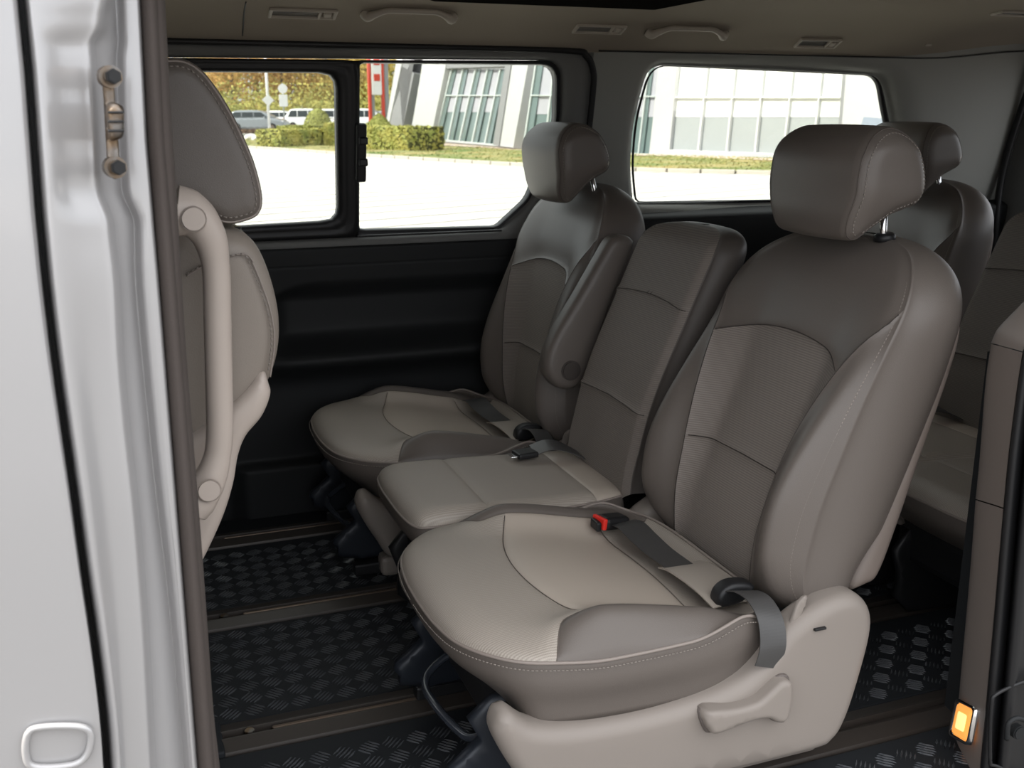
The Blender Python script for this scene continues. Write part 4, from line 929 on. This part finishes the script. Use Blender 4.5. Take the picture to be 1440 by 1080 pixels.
# kerb of single stones and the lawn behind it
kl = catmull([tuple(gp(x, y)) for x, y in [(330, 207), (360, 209), (430, 214), (510, 220), (600, 226), (735, 234), (895, 241), (1000, 244), (1090, 246), (1200, 249), (1330, 252)]], 10, False)
ke = empty('kerb', tuple(kl[40]), 'low pale kerb of stones edging the lawn', 'kerb'); bpy.context.view_layer.update()
dl = np.r_[0, np.cumsum(np.linalg.norm(np.diff(kl, axis=0), axis=1))]; s_ = 0; proto = None
while s_ < dl[-1]-1:
    a = Vector([np.interp(s_, dl, kl[:, i]) for i in range(3)]); b = Vector([np.interp(s_+.97, dl, kl[:, i]) for i in range(3)]); c = (a+b)/2; an = math.atan2(b.y-a.y, b.x-a.x)
    if proto is None: proto = box('kerb_stone', (0, 0, 0), (.95, .16, .14), mat('kerb_stone', (.50, .46, .40), .8), None, bev=.02); o = proto
    else: o = proto.copy(); COL.objects.link(o)
    o.location = (c.x, c.y, GZ+.05); o.rotation_euler = (0, 0, an); adopt(o, ke) if False else None
    o.parent = ke; o.location = Vector((c.x, c.y, GZ+.05))-ke.location; s_ += 1.0
LZ = -.47
edge = [Vector((p[0], p[1], LZ)) for p in kl[::4]]
outr = [gp(x, y, LZ) for x, y in [(330, 186), (420, 188), (500, 192), (600, 201), (735, 210), (895, 217), (1000, 220), (1090, 223), (1330, 232)]]
edge2 = catmull([tuple(q) for q in outr], 8, False); k2 = np.linspace(0, len(edge2)-1, len(edge)).astype(int)
V = []; Fc = []; n = 12
for i, e_ in enumerate(edge):
    for j in range(n):
        q = Vector(edge[i]).lerp(Vector(edge2[k2[i]]), j/(n-1)); V.append((q.x, q.y, LZ+.02*math.sin(i*1.3+j)+.03*random.random()))
for i in range(len(edge)-1):
    for j in range(n-1): Fc.append((i*n+j, i*n+j+1, (i+1)*n+j+1, (i+1)*n+j))
tag(mk('lawn', V, Fc, grass_m, None, True), kind='stuff', label='strip of green lawn turning straw-yellow before the white building', cat='lawn')
V = []; Fc = []
for k in range(9000):
    i = random.random()*(len(edge)-1.01); j = random.random(); a = Vector(edge[int(i)]).lerp(Vector(edge[int(i)+1]), i % 1); b = Vector(edge2[k2[int(i)]]).lerp(Vector(edge2[k2[int(i)+1]]), i % 1)
    q = a.lerp(b, j*.98+.01); w = .02+.04*random.random(); t = random.random()*6.28; h = .02+.03*random.random(); m = len(V); dx, dy = math.cos(t)*w, math.sin(t)*w
    V += [(q.x-dx, q.y-dy, LZ+.02), (q.x+dx, q.y+dy, LZ+.02), (q.x+.03, q.y, LZ+.02+h)]; Fc.append((m, m+1, m+2))
tag(mk('lawn_tufts', V, Fc, grass_m, None, False), kind='stuff', label='short grass tufts standing on the lawn strip', cat='grass')
S(box('ground', (10, 170, -.31), (260, 190, .12), mat('asphalt', (.50, .49, .48), .85)))
# white walkway slab beside the lawn
# leafy helpers
def leaves(name, pts, nrms, size, m, parent=None):
    V = np.empty((len(pts)*4, 3)); 
    for i, (p, nv) in enumerate(zip(pts, nrms)):
        nv = np.array(nv)+np.random.normal(0, .55, 3); nv /= np.linalg.norm(nv)+1e-6; u = np.cross(nv, (0.2, .1, 1)); u /= np.linalg.norm(u)+1e-6; w = np.cross(nv, u); t_ = random.random()*6.28; u, w = u*math.cos(t_)+w*math.sin(t_), w*math.cos(t_)-u*math.sin(t_); s = size*(.6+.8*random.random())
        V[4*i:4*i+4] = [p-u*s, p-w*s*.6, p+u*s, p+w*s*.6]
    o = mk(name, V, [(4*i, 4*i+1, 4*i+2, 4*i+3) for i in range(len(pts))], m, parent, False); tag(o, kind='stuff'); return o
def hedge(p0, p1, w, h, z, label, m=hedge_m):
    p0, p1 = Vector((*p0[:2], z)), Vector((*p1[:2], z)); c = (p0+p1)/2; L_ = (p1-p0).length; an = math.atan2(p1.y-p0.y, p1.x-p0.x)
    e = empty('clipped_hedge', c, label, 'hedge', 'clipped hedges', rz=an)
    bm = bmesh.new(); bmesh.ops.create_cube(bm, size=1); bmesh.ops.scale(bm, vec=(L_, w, h), verts=bm.verts); bmesh.ops.translate(bm, vec=(0, 0, h/2), verts=bm.verts)
    bmesh.ops.subdivide_edges(bm, edges=bm.edges[:], cuts=12, use_grid_fill=True)
    for v in bm.verts: v.co += Vector(np.random.normal(0, .02, 3))
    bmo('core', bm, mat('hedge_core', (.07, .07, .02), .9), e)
    pts = []; ns = []
    for k in range(int(1500+L_*300)):
        f = random.random()
        if f < .45: pts.append((random.uniform(-L_/2, L_/2), -w/2-.02, random.uniform(0, h))); ns.append((0, -1, .2))
        elif f < .6: pts.append((random.uniform(-L_/2, L_/2), w/2, random.uniform(0, h))); ns.append((0, 1, 0))
        elif f < .85: pts.append((random.uniform(-L_/2, L_/2), random.uniform(-w/2, w/2), h+.02)); ns.append((0, 0, 1))
        else: sx_ = random.choice((-1, 1)); pts.append((sx_*(L_/2+.02), random.uniform(-w/2, w/2), random.uniform(0, h))); ns.append((sx_, 0, 0))
    leaves('foliage', np.array(pts), ns, .10, m, e); return e
def on(px, py, z=LZ): p = atZ(px, py, z); return (p.x, p.y)
hedge(on(378, 206.5), on(470, 203), 1.6, .78, LZ, 'low clipped hedge seen through the left window pane')
hedge(on(462, 204), on(480, 204), 1.9, 1.05, LZ, 'taller clipped hedge block beside the window bar')
hedge(on(505, 208.5), on(600, 211.5), 2.2, .98, LZ, 'long yellow-green clipped hedge in front of the leaning wall')
def ball(px, py, r, h, label, z=LZ, cone=False, far=1.0):
    p = Vector((*on(px, py, z), z)); p = Vector((p.x*far, p.y*far, z)); e = empty('clipped_bush', p, label, 'bush', 'rounded clipped bushes')
    pts = []; ns = []
    for k in range(2600):
        u = random.uniform(0, 1); a = random.uniform(0, 2*math.pi)
        if cone: rr = r*(1-u)**.75; q = (math.cos(a)*rr, math.sin(a)*rr, u*h); nn = (math.cos(a), math.sin(a), .6)
        else: zc = u; rr = r*math.sqrt(max(0, 1-zc*zc)); q = (math.cos(a)*rr, math.sin(a)*rr, zc*h); nn = (math.cos(a), math.sin(a), zc)
        pts.append(q); ns.append(nn)
    leaves('foliage', np.array(pts), ns, .09, bush_m, e)
    rr = [[(math.cos(t)*r*.9*(1-u*u if not cone else (1-u)), math.sin(t)*r*.9*(1-u*u if not cone else (1-u)), u*h*.9) for t in np.linspace(0, 6.283, 13)[:-1]] for u in np.linspace(0, .98, 6)]
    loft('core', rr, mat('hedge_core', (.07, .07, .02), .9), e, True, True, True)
ball(534, 199, 1.35, 1.55, 'tall cone-shaped clipped bush below the red sign', cone=True, far=.97)
ball(564, 196, 1.0, .95, 'small dark clipped bush beside the leaning grey wall', far=1.0)
ball(520, 199, .75, 1.0, 'small round bush peeping over the long hedge', far=1.02)
hedge(on(402, 196), on(478, 194), 1.5, .8, LZ, 'second row hedge behind the low clipped hedge', m=bush_m)
hedge(on(340, 192), on(420, 193), 1.2, .45, LZ, 'low brown hedge row before the parked cars', m=mat('brown_leaf', (.13, .08, .05), .9))
ball(448, 192, 1.1, 1.9, 'round dark bush in front of the parked white cars', cone=False, far=1.02)
# boulders in the bed
for k, (x, y, lb) in enumerate([(352, 196, 'pale boulder left of the low hedge'), (363, 197, 'second pale boulder by the low hedge'), (385, 196, 'small pale boulder behind the low hedge end')]):
    bm = bmesh.new(); bmesh.ops.create_icosphere(bm, subdivisions=2, radius=.42)
    for v in bm.verts: v.co *= 1+random.uniform(-.15, .15); v.co.z *= .6
    o = bmo('boulder', bm, mat('boulder', (.62, .60, .56), .8), None); o.location = (*on(x, y), LZ+.1); tag(o, lb, 'rock')
# ---- trees
autumn = [mat('leaf_olive', (.42, .36, .08), .8, var=(.5, (.60, .38, .09), .2)), mat('leaf_orange', (.62, .36, .12), .8, var=(.5, (.55, .38, .10), .2)), mat('leaf_green', (.28, .32, .09), .8, var=(.5, (.50, .42, .10), .2)), mat('leaf_yellow', (.66, .50, .14), .8, var=(.5, (.55, .42, .10), .2))]
def tree_mesh(seed, m):
    rs = np.random.RandomState(seed); cl = [(rs.normal(0, 1.7), rs.normal(0, 1.7), rs.uniform(.6, 10.5), rs.uniform(1.1, 2.0)) for _ in range(34)]; pts = []; ns = []
    for (x, y, z, r) in cl:
        k = 1-.4*abs(z-5)/9; x *= k*1.25; y *= k*1.25
        for _ in range(260):
            v = rs.normal(0, 1, 3); v /= np.linalg.norm(v); pts.append(np.array([x, y, z])+v*r*rs.uniform(.75, 1.05)); ns.append(v)
    return leaves('foliage', np.array(pts), ns, .14, m, None)
protos = []
for k in range(4):
    e = empty('autumn_tree', (0, 0, 0)); fo = tree_mesh(k+3, autumn[k]); fo.parent = e
    tube('trunk', [(0, 0, 0), (.1, 0, 3), (0, .1, 7)], [.22, .16, .06], bark, e, 8); protos.append(e)
tr = [(296, 2, 118, 'green tree at the left end, just beside the front headrest'), (330, 1, 109, 'orange tree rising over the grey parked estate car'), (366, 0, 124, 'olive tree directly behind the white lamp post'),
      (398, 1, 111, 'orange-tinged tree behind the round road sign'), (430, 2, 122, 'dark green tree above the white off-road car'), (464, 3, 110, 'yellow tree cut off by the black window bar'),
      (497, 0, 124, 'olive tree just right of the black window bar'), (521, 3, 111, 'yellow tree showing through the red sign pylon'), (552, 2, 120, 'green-yellow tree between sign pylon and leaning grey wall')]
used = set()
for i, (px, k, dist, lb) in enumerate(tr):
    r = ray(px, 165); r = Vector((r.x, r.y, 0)); p = r*(dist/r.y)
    o = protos[k] if k not in used else copy_tree(protos[k]); used.add(k)
    s = 1.0+.12*(i % 3); o.location = (p.x, p.y, -.3); o.scale = (s, s, s*1.15); o.rotation_euler = (0, 0, i*1.7)
    tag(o, lb, 'tree', 'autumn trees behind the car park')
a = ray(255, 165); b = ray(585, 165); a = Vector((a.x, a.y, 0))*(104/a.y); b = Vector((b.x, b.y, 0))*(104/b.y)
pts = []
for k in range(14000):
    q = a.lerp(b, random.random()); h = abs(random.gauss(0, 1.6)); pts.append((q.x, q.y+random.uniform(-2, 2), -.3+min(h, 4.2)))
tag(leaves('undergrowth', np.array(pts), [(0, -1, .5)]*len(pts), .14, autumn[2], None), 'band of olive undergrowth at the foot of the trees', 'shrubs', kind='stuff')
# ---- parked cars
def car(px, dist, heading, colr, label, van=False):
    r = ray(px, 160); p = Vector((r.x, r.y, 0))*(dist/r.y); m = mat('car_paint_'+label.split()[0], colr, .3, metal=.2, coat=.6)
    e = empty('parked_car', (0, 0, 0), label, 'car', 'parked cars')
    h = 1.78 if van else 1.62
    body = [(-2.3, .35), (-2.32, .75), (-2.2, .98), (-1.9, 1.05), (0, 1.08), (1.2, 1.05), (2.05, .88), (2.28, .65), (2.3, .35), (1.9, .25), (0, .22), (-1.9, .25)]
    pad('body', body, -.9, .9, .12, m, e, 4)
    cab = [(-2.15, 1.0), (-1.95, 1.35), (-1.6, h-.06), (-.8, h), (.2, h-.02), (.75, h-.18), (1.3, 1.05), (0, .98)]
    pad('cabin', cab, -.76, .76, .14, m, e, 4)
    for sgn in (-1, 1):
        for x0, x1, x2, x3 in ((-1.85, -1.05, -1.05, -1.6), (-.98, -.1, -.1, -.98), (-.03, 1.0, .55, -.03)):
            wv = [(x0, sgn*.775, 1.1), (x1, sgn*.775, 1.1), (x2, sgn*.768, h-.16), (x3, sgn*.768, h-.16)]
            mk('side_window', wv+[(a, b*.97, c) for a, b, c in wv], [(0, 1, 2, 3), (7, 6, 5, 4), (0, 1, 5, 4), (1, 2, 6, 5), (2, 3, 7, 6), (3, 0, 4, 7)], glass_dk, e, False)
        for x in (-1.4, 1.4):
            cyl('wheel', (x, sgn*.84, .33), .33, .2, (0, 1, 0), black, e, 20, .03); cyl('hub', (x, sgn*.945, .33), .2, .02, (0, 1, 0), steel, e, 14, .005)
        box('headlight', (2.12, sgn*.66, .78), (.22, .34, .14), whitep, e, bev=.04); box('tail_light', (-2.25, sgn*.72, .9), (.12, .2, .22), redp, e, bev=.03); box('mirror', (.85, sgn*.95, 1.12), (.12, .18, .12), m, e, bev=.03)
    ws = [(1.30, -.62, 1.1), (1.30, .62, 1.1), (.86, .55, h-.2), (.86, -.55, h-.2)]; mk('windscreen', ws+[(a-.04, b, c) for a, b, c in ws], [(0, 1, 2, 3), (7, 6, 5, 4)], glass_dk, e, False)
    e.location = (p.x, p.y, -.25); e.rotation_euler = (0, 0, heading)
car(362, 84, -.45, (.22, .24, .26), 'grey estate car parked behind the front window pane')
car(399, 95, -.6, (.6, .61, .62), 'silver hatchback between the grey car and the white cars')
car(438, 92, -.5, (.75, .75, .75), 'white off-road car parked in the middle of the row', True)
car(474, 96, -.5, (.72, .72, .74), 'pale car half hidden behind the black window bar', True)
car(516, 90, -.45, (.70, .70, .72), 'white car parked left of the red sign pylon', True)
car(553, 100, -.45, (.35, .36, .38), 'dark car glimpsed between sign pylon and building')
# lamp post, road signs
def post(px, pbot, top, dist, r, label, nm, cat):
    q = ray(px, 165); p = Vector((q.x, q.y, 0))*(dist/q.y); e = empty(nm, (p.x, p.y, -.3), label, cat)
    tube('post', [(0, 0, 0), (0, 0, top)], r, whitep if nm == 'lamp_post' else greyp, e, 10); return e, p
e, p = post(378, 170, 8.0, 78, .10, 'tall white lamp post with a diamond road sign', 'lamp_post', 'lamp post')
bm = bmesh.new(); bmesh.ops.create_cone(bm, cap_ends=True, segments=4, radius1=.42, radius2=.42, depth=.04); bmesh.ops.transform(bm, matrix=Matrix.Translation((0, -.14, 2.35)) @ Matrix.Rotation(math.pi/2, 4, 'X'), verts=bm.verts); bmo('diamond_sign', bm, whitep, e)
e, p = post(399.5, 170, 3.6, 80, .05, 'thin post carrying a round sign over a square sign', 'road_sign', 'road sign')
cyl('round_sign', (0, -.1, 3.2), .34, .03, (0, 1, 0), whitep, e, 24, .002); box('square_sign', (0, -.1, 2.35), (.62, .03, .85), whitep, e, bev=.01)
# red and white sign pylon
q = ray(530, 165); p = Vector((q.x, q.y, 0))*(66/q.y); e = empty('sign_pylon', (p.x, p.y, -.45), 'tall red and grey sign pylon with white panel', 'sign')
for x, m_, w_ in ((-.42, redp, .17), (-.20, greyp, .20), (.42, redp, .18), (.70, greyp, .26)): box('pylon_leg', (x*1.0, 0 if m_ is redp else .15, 4), (w_, .3, 8.0), m_, e, bev=.02)
box('sign_panel', (.02, -.1, 4.0), (.62, .2, 2.6), whitep, e, bev=.02); box('sign_emblem', (.04, -.215, 3.75), (.40, .03, .42), redp, e, bev=.01); box('sign_emblem', (.04, -.215, 4.75), (.40, .03, .5), redp, e, bev=.01)
# ---- showroom: leaning cladding piers and curtain walls traced on leaned planes
def plane(a, b, z, lean):
    a = Vector((*on(*a, z), z)); b = Vector((*on(*b, z), z)); u = (b-a).normalized(); up = Vector((0, 0, 1)); n = u.cross(up)
    if n.dot(O-a) < 0: n = -n
    n2 = (n*math.cos(lean)+up*math.sin(lean)).normalized(); return a, n2
bl = empty('showroom_building', (18, 45, -.45), 'white showroom with leaning piers and tall glazed bays', 'building'); bpy.context.view_layer.update()
def slab(nm, poly, pl, th, m, fwd=0.0):
    """piece of facade: outline on the leaned plane, given depth th into the building, standing fwd proud"""
    a, n = pl; P = [atP(x, y, a, n)+n*fwd for x, y in poly]; k = len(P); V = P+[q-n*th for q in P]
    Fc = [tuple(range(k)), tuple(range(2*k-1, k-1, -1))]+[(i, (i+1) % k, k+(i+1) % k, k+i) for i in range(k)]
    return adopt(fixn(mk(nm, [tuple(v) for v in V], Fc, m, None, False)), bl)
g1 = plane((612, 201), (706, 208), -.45, math.radians(8)); top = -60
def xt(xb, yb, xtop, ytop, y): return xb+(xtop-xb)*(y-yb)/(ytop-yb)
def bay(pl, bot, topl, ytop, transom, blindy, fins=True, bm_=blind_m, low=glaz, proud=.12):
    """bot, topl: mullion feet and heads; panes, blinds and mullions between them"""
    n = len(bot)
    X = lambda i, y: xt(bot[i][0], bot[i][1], topl[i][0], topl[i][1], y)
    for i in range(n-1):
        b0, b1 = bot[i][1], bot[i+1][1]
        slab('pane', [(X(i, b0), b0), (X(i+1, b1), b1), (X(i+1, blindy), blindy), (X(i, blindy), blindy)], pl, .04, low, -.15)
        slab('blind', [(X(i, blindy), blindy), (X(i+1, blindy), blindy), (X(i+1, ytop), ytop), (X(i, ytop), ytop)], pl, .04, bm_, -.13)
        if fins:
            w = (X(i+1, 130)-X(i, 130))*.34
            slab('fin', [(X(i, b0), b0), (X(i, b0)+w, b0), (X(i, ytop)+w, ytop), (X(i, ytop), ytop)], pl, .04, glaz, -.07)
    for i in range(n):
        b0 = bot[i][1]; slab('mullion', [(X(i, b0)-.9, b0), (X(i, b0)+.9, b0), (X(i, ytop)+.9, ytop), (X(i, ytop)-.9, ytop)], pl, .18, mull, 0)
    slab('transom', [(X(0, transom), transom-.8), (X(n-1, transom), transom-.8), (X(n-1, transom), transom+.9), (X(0, transom), transom+.9)], pl, .16, mull, .01)
    slab('base_rail', [(bot[0][0], bot[0][1]-1), (bot[-1][0], bot[-1][1]-1), (bot[-1][0], bot[-1][1]+1.5), (bot[0][0], bot[0][1]+1.5)], pl, .2, mull, .02)
bay(g1, [(611, 196), (629, 198), (645, 200), (663, 201), (681, 203), (702, 204)], [(634, 99), (650, 98), (668, 97.5), (685, 97), (703, 96.5), (720, 96)], 97, 134, 157)
slab('wing_wall', [(549, 182), (573, 181), (589, 104), (566, 91), (571, 60), (594, 60)], g1, .5, grey_clad, .3)
slab('wing_wall', [(549, 183), (553, 183), (588, 20), (576, 20)], g1, .6, white_m, .35)
slab('recess_wall', [(573, 183), (586, 186), (600, 96), (604, 60), (594, 60), (589, 104)], g1, .3, inter_m, -.2)
slab('pier', [(584, 184), (611, 198), (632, 99), (636, 60), (606, 60), (600, 90)], g1, .6, white_m, .25)
slab('soffit', [(632, 97), (722, 94), (726, 60), (636, 60)], g1, .4, grey_clad, .2)
slab('pier', [(703, 205), (730, 209), (757, 60), (728, 60), (720, 96)], g1, .6, white_m, .30)
slab('pier_face', [(703, 205), (711, 207), (728, 96), (733, 60), (728, 60), (720, 96)], g1, .1, grey_clad, .36)
g2 = plane((739, 212), (940, 218), -.45, math.radians(7))
bay(g2, [(735, 210), (765, 211), (795, 212), (826, 213)], [(752, 96), (778, 96), (806, 96), (834, 97)], 60, 134, 160)
g3 = plane((941, 216), (1100, 222), -.45, math.radians(6))
slab('pier', [(826, 214), (862, 215), (880, 60), (845, 60)], g3, .5, white_m, .02)
bay(g3, [(862, 215), (880, 215.5), (897, 216), (914, 217)], [(872, 92), (894, 92), (912, 92), (927, 92)], 60, 135.5, 164)
g3 = plane((941, 216), (1100, 222), -.45, math.radians(6))
slab('pier', [(913, 217.5), (941, 218), (953, 95), (955, 60), (930, 60), (927, 92)], g3, .7, white_m, .02)
feet = [(940, 211.5), (981, 212.8), (1021, 214.2), (1061, 215.5), (1101, 217), (1142, 218.5), (1182, 220)]
heads = [(953, 94), (994, 95.5), (1033, 97), (1073, 98.8), (1114, 100.5), (1155, 102), (1196, 103.5)]
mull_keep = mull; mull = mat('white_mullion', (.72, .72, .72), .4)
bay(g3, feet, heads, 60, 137, 164, fins=False, bm_=mat('sunlit_blind', (.80, .80, .80), .8), low=mat('grey_glass_screen', (.36, .38, .39), .4))  # blind here is a paler copy of white_blind, sunlight put into its colour
slab('plinth', [(936, 212), (1182, 220.5), (1182, 226), (936, 219)], g3, .6, white_m, .15)
slab('end_fin', [(1181, 221), (1187, 221), (1200, 60), (1194, 60)], g3, .5, grey_clad, .25)
slab('pier', [(1187, 222), (1275, 226), (1290, 60), (1200, 60)], g3, .8, white_m, .3)
slab('glass_corner', [(1212, 196), (1250, 198), (1252, 168), (1222, 166)], g3, .1, mat('blue_glass', (.30, .34, .42), .2), .34)
# building mass behind the facade and path along its foot
for pl, w in ((g1, 1),):
    pass
mass = adopt(box('building_mass', (42, 60, 3), (30, 50, 7.0), grey_clad, None, rot=Matrix.Rotation(.12, 4, 'Z')), bl)
V = [tuple(gp(x, y, -.44)) for x, y in [(584, 186), (612, 198.5), (706, 206), (745, 210), (897, 216), (940, 217), (1100, 223), (1330, 231), (1330, 234), (1100, 226), (940, 219), (897, 218.5), (745, 212), (706, 209), (600, 203)]]
tag(mk('path', V, [tuple(range(len(V)))], mat('terracotta_path', (.62, .50, .42), .8), None, False), 'narrow pinkish path along the foot of the showroom', 'path')
